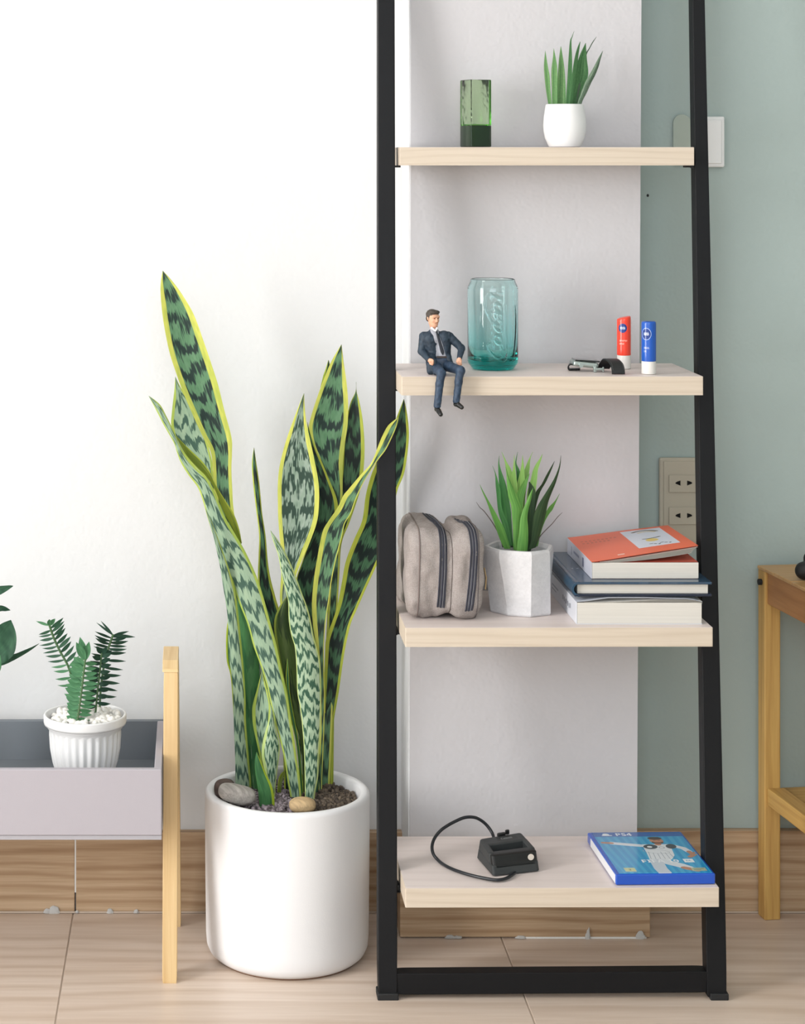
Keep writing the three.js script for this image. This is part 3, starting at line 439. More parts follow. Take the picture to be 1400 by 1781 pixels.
  leaf(L.pale, [[357, 884, 357.4, 884], [364, 908, 367, 904], [370, 928, 375.5, 926], [375, 950, 382.5, 945], [382, 982, 396.5, 984], [388, 1020, 408.5, 1026], [393.7, 1056, 413, 1056], [396, 1080, 416, 1083], [398.5, 1140, 422.5, 1146], [404.5, 1194, 427, 1209], [406.5, 1256, 428, 1256], [409, 1323, 433.5, 1325], [409.5, 1362, 437, 1366]], 2.862, 2.945, 0, 4, { cup: -0.15 });
  leaf(L.zebra, [[470.2, 922.6, 470.8, 922.6], [475, 941, 483, 939], [483.5, 965, 497, 962], [488, 990, 509, 988], [492, 1010, 517, 1009], [498, 1032, 527, 1036], [501.5, 1050, 533, 1052], [502, 1076, 539, 1072], [506, 1102, 545.5, 1106], [513, 1127, 552, 1130], [515.5, 1160, 557.5, 1160], [517, 1203, 558.6, 1203], [522, 1232, 558.5, 1232], [526.5, 1273, 557.5, 1268], [529, 1313, 554.8, 1313], [530, 1350, 553.5, 1350], [530.5, 1384, 548, 1380]], 2.842, 2.895, 1.5, 2.8, { cup: -0.14 });
  // short leaves at the foot
  leaf(L.pale, [[455, 1168, 455.5, 1168], [448, 1195, 462, 1190], [441, 1220, 468, 1215], [438.6, 1235, 470, 1232], [440, 1260, 468, 1262], [445, 1285, 464, 1288], [452, 1318, 470, 1318], [460, 1372, 478, 1372]], 2.905, 2.915, 6, 3, { cup: 0.25 });
  leaf(L.zebra, [[470, 1224, 470.6, 1224], [469, 1246, 475.5, 1240], [462, 1270, 481, 1272], [457, 1290, 486, 1292], [455, 1312, 486, 1312], [459, 1335, 483, 1335], [467, 1372, 479, 1372]], 2.888, 2.905, 5, 2, { cup: -0.2 });
  leaf(L.plain, [[446, 1308, 446.6, 1308], [443.2, 1324, 453, 1323], [444, 1344, 463, 1346], [448.5, 1373, 474, 1370], [451, 1399, 477.5, 1396]], 2.868, 2.866, 0, 5, { cup: -0.12 });
  leaf(L.olive, [[496, 1339, 496.6, 1340], [488, 1346, 494, 1350], [484, 1356, 491, 1360], [482.5, 1372, 489, 1374]], 2.93, 2.925, 2.5, 0, { cup: 0.2 });
  leaf(L.deep, [[545, 1250, 546, 1250], [540, 1290, 554, 1290], [538, 1340, 556, 1340], [536, 1372, 554, 1372]], 2.92, 2.925, 0, 0);
}
// stones and gravel on the soil
function stone(name, label, px, py, d, w, h, dep, col, rot = 0, rough = 0.35) {
  const p = at(px, py, d), t = thing(name, label, 'stone', V(p.x, p.y - h / 2, p.z)), g = mergeVertices(new THREE.IcosahedronGeometry(1, 5)), q = g.attributes.position;
  for (let i = 0; i < q.count; i++) { const x = q.getX(i), y = q.getY(i), z = q.getZ(i), s = 1 - rough * 0.3 + rough * 0.6 * fbm(x * 1.3 + px, y * 1.3 + z * 1.1 + 5, 3), e = (v, k) => Math.sign(v) * Math.pow(Math.abs(v), k); q.setXYZ(i, e(x, 0.85) * s * w / 2, e(y, 0.8) * s * h / 2, e(z, 0.85) * s * dep / 2); }
  g.rotateZ(rot); g.computeVertexNormals(); g.translate(p.x, p.y, p.z);
  const uv = g.attributes.uv; if (uv) for (let i = 0; i < uv.count; i++) uv.setXY(i, q.getX(i) - q.getZ(i), q.getY(i) + q.getZ(i) * 0.6);
  const c2 = col.map((v) => v * 0.72), m = std({ roughness: 0.85, map: dataTex(128, 128, (u, v) => lerp3(col, c2, clamp(wrapNoise(u * 10, v * 10, 10, 10) * 0.6 + wrapNoise(u * 40, v * 40, 40, 40) * 0.55 - 0.15, 0, 1)), true, 16, 16) });
  part(t, 'body', g, m);
}
stone('river_stone', 'grey speckled oblong pebble lying in the large white pot', 412, 1381, 2.852, 0.052, 0.026, 0.03, [176, 170, 164], -0.22);
stone('brown_stone', 'dark brown flat stone leaning inside the pot behind the grey pebble', 391, 1372, 2.876, 0.030, 0.028, 0.018, [88, 74, 68], 0.05, 0.2);
stone('tan_stone', 'smooth tan stone at the front of the large white pot', 526, 1400, 2.838, 0.037, 0.020, 0.03, [212, 182, 138], 0.0, 0.15);
{ // gravel
  const g = new THREE.IcosahedronGeometry(1, 1), m = std({ roughness: 0.8 }), N = 2600, im = new THREE.InstancedMesh(g, m, N), d = new THREE.Object3D();
  im.name = 'gravel'; im.userData = { kind: 'stuff', label: 'dark mixed gravel covering the soil in the large white pot', category: 'gravel' };
  im.position.set(PC.x, 0.213, PC.z);
  for (let i = 0; i < N; i++) {
    const r = 0.097 * Math.sqrt(rnd()), a = rnd() * Math.PI * 2, s = rr(0.0018, 0.0034);
    d.position.set(Math.cos(a) * r, rr(-0.0015, 0.0022), Math.sin(a) * r); d.rotation.set(rr(0, 6), rr(0, 6), rr(0, 6)); d.scale.set(s * rr(1.0, 1.7), s * 0.7, s); d.updateMatrix(); im.setMatrixAt(i, d.matrix);
    const k = rnd(), right = Math.cos(a) * r > 0.005; im.setColorAt(i, right ? lerpC([118, 104, 88], [56, 48, 42], k) : lerpC([176, 164, 172], [70, 62, 64], k));
  }
  im.castShadow = im.receiveShadow = true; scene.add(im);
}
function lerpC(a, b, t) { return srgb(mix(a[0], b[0], t), mix(a[1], b[1], t), mix(a[2], b[2], t)); }

// ---------------------------------------------------------------- small leaves from a foot to a tip
function blade(p0, p1, w, { sag = 0, d0, d1, cup = 0.1, tilt = 0, belly = 0.45, per = 3, cols = 4 } = {}) { // photograph positions, width in pixels
  const dx = p1[0] - p0[0], dy = p1[1] - p0[1], l = Math.hypot(dx, dy), nx = -dy / l, ny = dx / l, rows = [];
  for (const s of [0, 0.12, 0.3, belly, 0.65, 0.82, 0.93, 1]) {
    const k = s < belly ? Math.pow(Math.sin(Math.PI / 2 * (0.12 + 0.88 * s / belly)), 0.8) : Math.pow(Math.cos(Math.PI / 2 * (s - belly) / (1 - belly)), 0.9), h = Math.max(0.25, w / 2 * k), b = sag * 4 * s * (1 - s);
    const x = p0[0] + dx * s + nx * b, y = p0[1] + dy * s + ny * b; rows.push([x - nx * h, y - ny * h, x + nx * h, y + ny * h, mix(d0, d1, s), 0, 0]);
  }
  return leafGeo(rows, { cup, tilt, thick: 0.0009, per, cols, base: false });
}
const greenLeaf = (a, b, s, o = {}) => phys({ map: dataTex(64, 128, (u, v) => lerp3(a, b, clamp(wrapNoise(u * 6, v * 14 + s, 6, 14) * 0.7 + wrapNoise(u * 30, v * 6, 30, 6) * 0.5 - 0.1, 0, 1)), true, 1, 12), roughness: 0.45, specularIntensity: 0.4, ...o });
const G1 = greenLeaf([92, 142, 100], [58, 104, 72], 1), G2 = greenLeaf([58, 96, 72], [38, 70, 54], 2), G3 = greenLeaf([54, 88, 70], [36, 62, 50], 3);

// ---------------------------------------------------------------- ribbed white pot with leafy stems, in the crate
{
  const D = 2.886, c = V(xAt(148, D), 0.2399, -D), t = thing('potted_succulent', 'leafy green succulent with three stems in a small ribbed white pot', 'plant', c);
  const y = (p) => yAt(p, D), r = (p) => p * D / F;
  const prof = [[0.001, 0], [r(44), 0], [r(46), 0.002], [r(50), 0.016], [r(56), 0.032], [r(60), 0.05], [r(61.5), 0.068], [r(62.5), 0.079], [r(65.5), 0.0795], [r(66), 0.0835], [r(66.5), 0.0838], [r(71), 0.0842], [r(72), 0.087], [r(72), 0.0955], [r(71), 0.0972], [r(69), 0.0975], [r(67), 0.0962], [r(64), 0.08], [r(56), 0.062], [0.001, 0.062]];
  const g = lathe(prof, 0, 0, 0, 240), p = g.attributes.position;
  for (let i = 0; i < p.count; i++) { const h = p.getY(i), x = p.getX(i), z = p.getZ(i), rad = Math.hypot(x, z); if (h > 0.004 && h < 0.0785 && rad > r(45) && i % prof.length < 9) { const k = 1 + 0.022 * smooth(0.0745, 0.066, h) * smooth(0.002, 0.02, h) * Math.cos(Math.atan2(z, x) * 28); p.setX(i, x * k); p.setZ(i, z * k); } }
  g.computeVertexNormals(); g.translate(c.x, c.y, c.z); part(t, 'pot', g, M.plasticWhite);
  const stem = (pts, side, mat, opts) => {
    const st = part(t, 'stem', tube(pts.map(([x, yy, d]) => at(x, yy, d)), 0.0016, 40, 6), M.stem);
    const curve = (s) => { const k = s * (pts.length - 1), i = Math.min(pts.length - 2, Math.floor(k)), f = k - i; return [0, 1, 2].map((q) => mix(pts[i][q], pts[i + 1][q], f)); };
    for (let i = 0; i < opts.n; i++) for (const sd of [-1, 1]) {
      const s = mix(opts.s0, 0.97, (i + (sd > 0 ? 0.5 : 0)) / opts.n), b = curve(s), [dx, dy, w, dd] = side(sd, s, i), j = [rr(-2, 2), rr(-2, 2)];
      part(st, 'leaf', blade([b[0], b[1]], [b[0] + dx + j[0], b[1] + dy + j[1]], w * rr(0.85, 1.15), { d0: b[2], d1: b[2] + dd, sag: sd * rr(0, 2), cup: 0.15, tilt: rr(-0.5, 0.5) }), mat(s));
    }
    (opts.tip || []).forEach(([x, yy, w, dd]) => { const b = curve(1); part(st, 'leaf', blade([b[0], b[1] + 2], [x, yy], w, { d0: b[2], d1: b[2] + dd, cup: 0.2 }), opts.tipMat ?? mat(1)); });
  };
  stem([[173, 1240, 2.90], [175, 1200, 2.905], [179, 1168, 2.91], [187, 1132, 2.915], [192, 1117, 2.918], [197, 1103, 2.92]], (sd, s) => sd > 0 ? [mix(24, 34, Math.sin(Math.PI * s)), mix(6, -3, s), 5.5, 0.01] : [mix(-20, -28, s), mix(0, -16, s * s), 5, -0.012], () => G3, { n: 12, s0: 0.12, tip: [[175.5, 1080, 4, 0], [168, 1083, 4, 0.004], [224, 1098, 5, 0.01], [235, 1108, 6, 0.01]] });
  stem([[166, 1240, 2.885], [170, 1200, 2.885], [174, 1165, 2.885], [177, 1135, 2.885]], (sd, s) => [sd * mix(24, 16, s), mix(3, -6, s), 8, -0.012], () => G3, { n: 9, s0: 0.1, tip: [[168, 1124, 9, -0.01], [186, 1126, 9, -0.01], [195, 1132, 8, 0.0]] });
  stem([[132, 1250, 2.875], [129, 1200, 2.872], [119, 1160, 2.87], [104, 1132, 2.868], [93, 1108, 2.865], [85.5, 1086, 2.862]], (sd, s) => sd < 0 ? [mix(-20, -28, Math.sin(Math.PI * s)), mix(2, 6, s), 4.8, 0.004] : [mix(14, 22, s), mix(-18, -20, s), 6.5, -0.01], (s) => s < 0.45 ? G1 : G2, { n: 12, s0: 0.25, tip: [[96, 1076, 8, -0.006], [86, 1077, 8, -0.01], [63, 1080.5, 5, 0.006]], tipMat: G1 });
  stem([[134, 1257, 2.852], [138, 1230, 2.85], [141.5, 1205, 2.848], [145, 1175, 2.846], [148.5, 1146, 2.845]], (sd, s) => sd < 0 ? [mix(-16, -27, Math.sin(Math.PI * s)), mix(-8, -14, s), mix(11, 15, s), 0.006] : [mix(20, 27, Math.sin(Math.PI * s)), mix(2, -1, s), 8, 0.004], () => G1, { n: 13, s0: 0.03, tip: [[132.5, 1117, 14, -0.004], [139, 1108, 14, 0.004], [155, 1116, 12, 0]] });
  const im = new THREE.InstancedMesh(mergeVertices(new THREE.IcosahedronGeometry(1, 1)), std({ color: srgb(236, 234, 228), roughness: 0.7 }), 260), d = new THREE.Object3D();
  im.name = 'white_pebbles'; im.userData = { kind: 'stuff', label: 'white pebbles filling the top of the ribbed pot', category: 'pebbles' }; im.position.set(c.x, c.y + 0.0915, c.z);
  for (let i = 0; i < 260; i++) { const a = rnd() * 6.283, rad = r(60) * Math.sqrt(rnd()), s = rr(0.003, 0.0062); d.position.set(Math.cos(a) * rad, rr(-0.006, 0.004) + 0.006 * (1 - rad / r(60)), Math.sin(a) * rad); d.rotation.set(rr(0, 6), rr(0, 6), rr(0, 6)); d.scale.set(s * rr(0.9, 1.4), s * 0.8, s); d.updateMatrix(); im.setMatrixAt(i, d.matrix); }
  im.castShadow = im.receiveShadow = true; scene.add(im);
}
// ---------------------------------------------------------------- broad leaves that reach in from the left
{
  const D = 2.872, c = V(xAt(-62, D), 0.2399, -D), t = thing('potted_zamioculcas', 'dark green broad leaved plant reaching in at the left edge above the crate', 'plant', c);
  part(t, 'pot', lathe([[0.001, 0], [0.036, 0], [0.047, 0.085], [0.0485, 0.09], [0.045, 0.09], [0.042, 0.07], [0.001, 0.07]], c.x, c.y, c.z), M.ceramic);
  const main = part(t, 'stem', tube([at(-62, 1300, D), at(-50, 1230, D), at(-34, 1160, D - 0.005), at(-28, 1090, D - 0.01), at(-40, 1020, D - 0.01)], 0.0035, 40, 8), M.stem);
  const lf = (rows, m, o) => part(main, 'leaf', leafGeo(rows.map((r) => [...r, D + (r[4] ?? 0), 0, 0].filter((_, i) => i !== (r.length > 4 ? 4 : 99))), { base: false, thick: 0.0014, ...o }), m);
  const row = (a) => a.map(([x, y, x2, y2, d = 0]) => [x, y, x2, y2, D + d, 0, 0]);
  const add = (rows, m, o) => part(main, 'leaf', leafGeo(row(rows), { base: false, thick: 0.0014, ...o }), m);
  add([[-38, 1040, -38, 1042], [-25, 1024, -22, 1042], [-8, 1020, -3, 1036], [8, 1018.5, 10, 1029], [18, 1018, 18.5, 1023], [22.8, 1018.8, 22.9, 1019.6]], G2, { cup: 0.1 });
  add([[-34, 1072, -34, 1074, 0.01], [-18, 1058, -16, 1071, 0.01], [-2, 1053, 0, 1063.5, 0.01], [9, 1055, 10, 1063, 0.012], [18, 1061, 18.2, 1061.6, 0.015]], G2, { cup: 0.1 });
  add([[-28, 1140, -26, 1142, -0.01], [-22, 1115, 0, 1155, -0.015], [-10, 1095, 22.5, 1140, -0.02], [2, 1085, 28.5, 1118, -0.022], [12, 1080.5, 27, 1098, -0.022], [18.6, 1078.2, 19.6, 1079, -0.02]], G2, { cup: 0.12 });
  add([[-20, 1140, -20, 1160, -0.005], [2, 1138, 3.5, 1157.5, -0.005], [22.5, 1138, 24, 1148.5, 0], [45, 1129.5, 46, 1136, 0.004], [58, 1124, 59, 1127, 0.006], [68, 1119, 68.3, 1119.4, 0.008]], G2, { cup: 0.2, tilt: 0.4 });
  add([[-22, 1185, -21, 1187, -0.01], [-14, 1160, -3, 1172, -0.025], [-8, 1146, 2.5, 1158, -0.028], [-6, 1134, 1, 1140, -0.028]], G1, { cup: 0.1 });
}
// ---------------------------------------------------------------- grassy plant in the faceted concrete pot
{
  const D = 2.815, c = V(xAt(903, D), SHELF.y3 + 0.0004, -D), t = thing('potted_grass_plant', 'spiky bright green artificial plant in a faceted grey concrete pot', 'plant', c);
  const yr = yAt(949, D) - c.y, k = D / F;
  // seven-sided pot: upper and lower corners are turned against each other
  const corner = (list, y) => list.map(([px, dz]) => V((px - 903) * k, y, dz));
  const top = corner([[841, -0.004], [862, 0.032], [915, 0.047], [950, 0.030], [964.5, -0.008], [938, -0.043], [868, -0.041]], yr - 0.011), bot = corner([[852, 0.004], [877, 0.030], [915, 0.040], [952, 0.026], [957, -0.010], [932, -0.036], [872, -0.032]], 0.0);
  const fine = (ring) => { const o = []; ring.forEach((p, i) => { const q = ring[(i + 1) % ring.length]; for (let s = 0; s < 8; s++) o.push(p.clone().lerp(q, s / 8)); }); return o; };
  const sc = (ring, s, y) => ring.map((p) => V(p.x * s, y, p.z * s));
  const T0 = fine(top), B0 = fine(bot), mid = T0.map((p, i) => p.clone().lerp(B0[i], 0.5).multiplyScalar(1)), rnds = (ring, q) => ring.map((p) => { const r = Math.hypot(p.x, p.z); return V(p.x * mix(1, 0.05 / r, q), p.y, p.z * mix(1, 0.05 / r, q)); });
  mid.forEach((p) => { p.y = yr * 0.5; });
  const rings = [sc(B0, 0.96, 0.0), sc(B0, 1.0, 0.0025), mid, T0, sc(rnds(T0, 0.1), 0.985, yr - 0.004), sc(rnds(T0, 0.2), 0.95, yr - 0.0006), sc(rnds(T0, 0.25), 0.90, yr), sc(rnds(T0, 0.3), 0.85, yr - 0.001), sc(rnds(T0, 0.3), 0.81, yr - 0.006), sc(rnds(T0, 0.3), 0.78, yr - 0.03)].map((r) => r.slice().reverse());
  let g = toCreasedNormals(loft(rings, true, true), 0.22); g = metres(g, 'x'); g.translate(c.x, c.y, c.z); part(t, 'pot', g, M.concrete);
  part(t, 'soil', lathe([[0.001, yr - 0.010], [0.03, yr - 0.012], [0.0375, yr - 0.014], [0.0375, yr - 0.03]], c.x, c.y, c.z, 40), std({ color: srgb(44, 28, 26), roughness: 1, bumpMap: grainBump, bumpScale: 0.002 }));
  const gm = (a, b, s) => phys({ map: dataTex(64, 128, (u, v) => lerp3(a, b, clamp(0.75 * wrapNoise(u * 26, v * 3 + s, 26, 3) + 0.35 * wrapNoise(u * 8, v * 9, 8, 9) - 0.1, 0, 1)), true, 1, 8), roughness: 0.45, specularIntensity: 0.4 });
  const A = gm([112, 160, 78], [66, 118, 54], 1), B = gm([78, 132, 72], [46, 96, 52], 2), C = gm([66, 88, 56], [38, 60, 40], 3), E = gm([150, 186, 104], [102, 150, 72], 4), hair = std({ color: srgb(84, 74, 70), roughness: 0.8 });
  const leaf = (m, rows, d0, d1, o) => part(t, 'leaf', leafGeo(deep(rows.map(([x, y, x2, y2]) => [820 + x / 8.235, 770 + y / 8.235, 820 + x2 / 8.235, 770 + y2 / 8.235]), d0, d1), { thick: 0.001, per: 3, cols: 5, base: false, ...o }), m);
  const b0 = D;
  leaf(E, [[430, 130, 434, 130], [460, 220, 475, 216], [480, 300, 512, 290], [500, 450, 580, 420], [540, 700, 610, 700], [600, 1200, 660, 1200], [620, 1540, 660, 1540]], b0 + 0.02, b0 + 0.01);
  leaf(E, [[610, 170, 614, 170], [603, 280, 622, 280], [588, 400, 632, 400], [560, 480, 640, 480], [580, 680, 660, 680], [620, 1200, 680, 1200], [640, 1540, 680, 1540]], b0 + 0.012, b0 + 0.008);
  leaf(B, [[660, 130, 664, 130], [632, 240, 646, 242], [625, 300, 648, 310], [640, 420, 700, 430], [650, 700, 720, 700], [660, 1540, 690, 1540]], b0 + 0.024, b0 + 0.012);
  leaf(E, [[730, 180, 735, 180], [722, 260, 742, 260], [713, 330, 752, 330], [680, 480, 762, 470], [650, 600, 762, 590], [640, 750, 740, 800], [660, 1200, 730, 1200], [670, 1540, 710, 1540]], b0 + 0.016, b0 + 0.006);
  leaf(E, [[880, 128, 883, 131], [838, 200, 852, 198], [800, 280, 838, 280], [765, 370, 832, 380], [700, 550, 805, 550], [670, 750, 770, 780], [680, 1200, 750, 1200], [690, 1540, 730, 1540]], b0 + 0.022, b0 + 0.008);
  leaf(E, [[1015, 160, 1018, 160], [975, 230, 1000, 235], [920, 310, 976, 310], [878, 400, 950, 400], [850, 520, 940, 520], [800, 700, 925, 650], [790, 830, 905, 850], [770, 1200, 860, 1200], [740, 1540, 800, 1540]], b0 + 0.018, b0 + 0.006);
  leaf(C, [[1188, 262, 1191, 264], [1125, 370, 1152, 372], [1065, 475, 1105, 480], [1000, 600, 1062, 570], [915, 715, 985, 705], [880, 860, 935, 870], [840, 1100, 890, 1100], [790, 1500, 840, 1500]], b0 + 0.03, b0 + 0.014, { tilt: 0.4 });
  leaf(C, [[820, 560, 835, 560], [815, 700, 915, 690], [800, 900, 905, 900], [790, 1150, 900, 1150], [780, 1400, 880, 1400], [760, 1560, 850, 1550]], b0 + 0.006, b0 + 0.002);
  leaf(B, [[395, 185, 399, 188], [382, 300, 400, 300], [385, 420, 432, 420], [395, 600, 500, 620], [410, 800, 562, 950], [452, 1050, 572, 1100], [520, 1300, 585, 1300], [560, 1480, 600, 1480]], b0 + 0.006, b0);
  leaf(B, [[298, 330, 302, 330], [335, 440, 352, 450], [345, 600, 410, 660], [360, 760, 420, 760], [385, 1000, 440, 950], [450, 1200, 530, 1180], [530, 1480, 580, 1470]], b0 - 0.004, b0 - 0.004);
  leaf(C, [[430, 900, 434, 900], [440, 1000, 480, 1000], [470, 1100, 540, 1150], [520, 1300, 580, 1300], [560, 1500, 600, 1500]], b0 + 0.004, b0 + 0.002);
  leaf(A, [[118, 600, 122, 600], [155, 705, 172, 700], [220, 850, 268, 870], [275, 1010, 335, 980], [322, 1140, 392, 1090], [382, 1320, 465, 1220], [430, 1440, 530, 1420], [470, 1520, 560, 1520]], b0 - 0.012, b0 - 0.01, { tilt: 0.3 });
  leaf(hair, [[66, 850, 70, 848], [118, 932, 126, 926], [176, 985, 186, 978], [295, 1150, 306, 1140], [400, 1340, 412, 1330], [440, 1500, 460, 1500]], b0 - 0.008, b0 - 0.004);
  leaf(A, [[488, 345, 492, 345], [500, 460, 535, 500], [508, 620, 600, 650], [530, 780, 655, 780], [568, 900, 725, 965], [580, 1050, 705, 1040], [590, 1200, 695, 1180], [600, 1540, 690, 1540]], b0 - 0.012, b0 - 0.014, { cup: -0.1 });
  leaf(A, [[830, 438, 833, 440], [735, 570, 805, 560], [655, 710, 770, 700], [648, 770, 750, 780], [690, 900, 730, 940], [700, 1100, 730, 1100], [690, 1500, 720, 1500]], b0 + 0.002, b0 - 0.004);
  leaf(A, [[880, 648, 884, 650], [830, 740, 868, 745], [785, 850, 850, 830], [730, 980, 815, 960], [695, 1120, 800, 1080], [680, 1300, 812, 1250], [655, 1440, 810, 1420], [640, 1560, 800, 1550]], b0 - 0.018, b0 - 0.022, { cup: -0.12 });
  leaf(C, [[1278, 180, 1281, 182], [1255, 330, 1272, 334], [1180, 520, 1212, 560], [1050, 735, 1150, 715], [960, 880, 1100, 850], [900, 1010, 1060, 1040], [875, 1160, 1030, 1150], [855, 1400, 970, 1340], [800, 1540, 920, 1500]], b0 - 0.006, b0 - 0.012, { tilt: 0.35, cup: -0.1 });
  leaf(A, [[1260, 728, 1263, 731], [1195, 832, 1217, 834], [1110, 920, 1160, 960], [1060, 1005, 1120, 1010], [1015, 1110, 1055, 1120], [960, 1280, 1000, 1270], [900, 1500, 950, 1480]], b0 + 0.004, b0 - 0.002, { tilt: 0.3 });
  leaf(hair, [[1300, 998, 1304, 1000], [1230, 1060, 1238, 1066], [1148, 1160, 1158, 1166], [1050, 1255, 1060, 1264], [968, 1350, 982, 1356], [900, 1480, 920, 1486]], b0 - 0.004, b0 - 0.006);
}
// ---------------------------------------------------------------- aloe-like plant in the white pot on the top board
{
  const D = 2.905, c = V(xAt(982, D), SHELF.y1 + 0.0004, -D), k = D / F, t = thing('potted_aloe', 'small plant with upright green blades in a smooth white tapered pot on the top board', 'plant', c);
  const h = yAt(181.5, D) - c.y, y = (p) => yAt(p, D) - c.y;
  const prof = [[0.001, 0], [25.5 * k, 0], [27.5 * k, 0.001], [34 * k, y(240)], [36.2 * k, y(228)], [36.8 * k, y(218)], [35.8 * k, y(203)], [33.2 * k, y(186)], [32.6 * k, h - 0.0006], [32 * k, h], [30.6 * k, h], [29.8 * k, h - 0.001], [29.5 * k, h - 0.01], [0.001, h - 0.01]];
  const g = lathe(prof.map(([r, yy]) => [r, Math.max(0, yy)]), c.x, c.y, c.z, 72); part(t, 'pot', g, M.ceramic);
  part(t, 'soil', lathe([[0.001, h - 0.005], [29.4 * k, h - 0.006], [29.4 * k, h - 0.012]], c.x, c.y, c.z, 40), M.soil);
  const mk = (a, b, s) => phys({ map: dataTex(64, 256, (u, v) => lerp3(a, b, clamp(wrapNoise(u * 20, v * 3 + s, 20, 3) * 0.8 + wrapNoise(u * 30, v * 60, 30, 60) * 0.4 - 0.1, 0, 1)), true, 1, 10), roughness: 0.5, specularIntensity: 0.4 });
  const A = mk([132, 168, 112], [78, 126, 74], 1), B = mk([92, 136, 86], [50, 92, 54], 2), C = mk([128, 146, 124], [60, 82, 66], 3), hair = std({ color: srgb(70, 90, 70), roughness: 0.7 });
  const leaf = (m, rows, d0, d1, o) => part(t, 'leaf', leafGeo(deep(rows.map(([x, yy, x2, y2]) => [930 + x / 8.485, 50 + yy / 8.485, 930 + x2 / 8.485, 50 + y2 / 8.485]), d0, d1), { thick: 0.0022, per: 3, cols: 5, ...o }), m);
  leaf(B, [[750, 208, 754, 208], [690, 330, 762, 330], [640, 460, 772, 470], [598, 620, 790, 620], [575, 760, 775, 740], [560, 900, 700, 900], [530, 1110, 640, 1110]], D + 0.008, D + 0.004, { cup: 0.15 });
  leaf(hair, [[910, 118, 913, 122], [850, 195, 862, 202], [795, 296, 806, 304], [750, 370, 768, 380], [690, 600, 720, 600], [620, 1000, 650, 1000]], D + 0.012, D + 0.004);
  leaf(B, [[668, 188, 674, 192], [625, 290, 660, 290], [590, 420, 640, 430], [560, 600, 625, 600], [530, 850, 590, 850], [505, 1110, 560, 1110]], D + 0.002, D, {});
  leaf(A, [[384, 258, 388, 258], [362, 400, 412, 400], [345, 600, 440, 600], [330, 850, 455, 850], [320, 1110, 460, 1110]], D + 0.004, D, { cup: 0.2 });
  leaf(A, [[278, 288, 281, 288], [268, 420, 310, 430], [245, 620, 335, 600], [250, 850, 335, 850], [255, 1110, 335, 1110]], D - 0.002, D - 0.004, { cup: 0.2 });
  leaf(B, [[578, 38, 582, 40], [545, 120, 556, 125], [518, 190, 542, 190], [497, 450, 552, 450], [480, 750, 548, 750], [458, 1110, 522, 1110]], D - 0.004, D - 0.008, { cup: 0.2 });
  leaf(A, [[154, 325, 157, 325], [135, 540, 195, 560], [145, 720, 220, 700], [165, 900, 232, 900], [198, 1110, 252, 1110]], D - 0.004, D - 0.003, { cup: 0.25, base: false });
  leaf(C, [[1004, 322, 1007, 326], [940, 430, 972, 450], [878, 550, 942, 560], [800, 690, 890, 690], [738, 800, 832, 800], [685, 950, 765, 950], [630, 1110, 690, 1110]], D - 0.006, D - 0.008, { cup: -0.2 });
}
// ---------------------------------------------------------------- print on things
function canvasTex(w, h, draw) { const c = document.createElement('canvas'); c.width = w; c.height = h; draw(c.getContext('2d'), w, h); const t = new THREE.CanvasTexture(c); t.colorSpace = THREE.SRGBColorSpace; t.magFilter = THREE.LinearFilter; return t; }

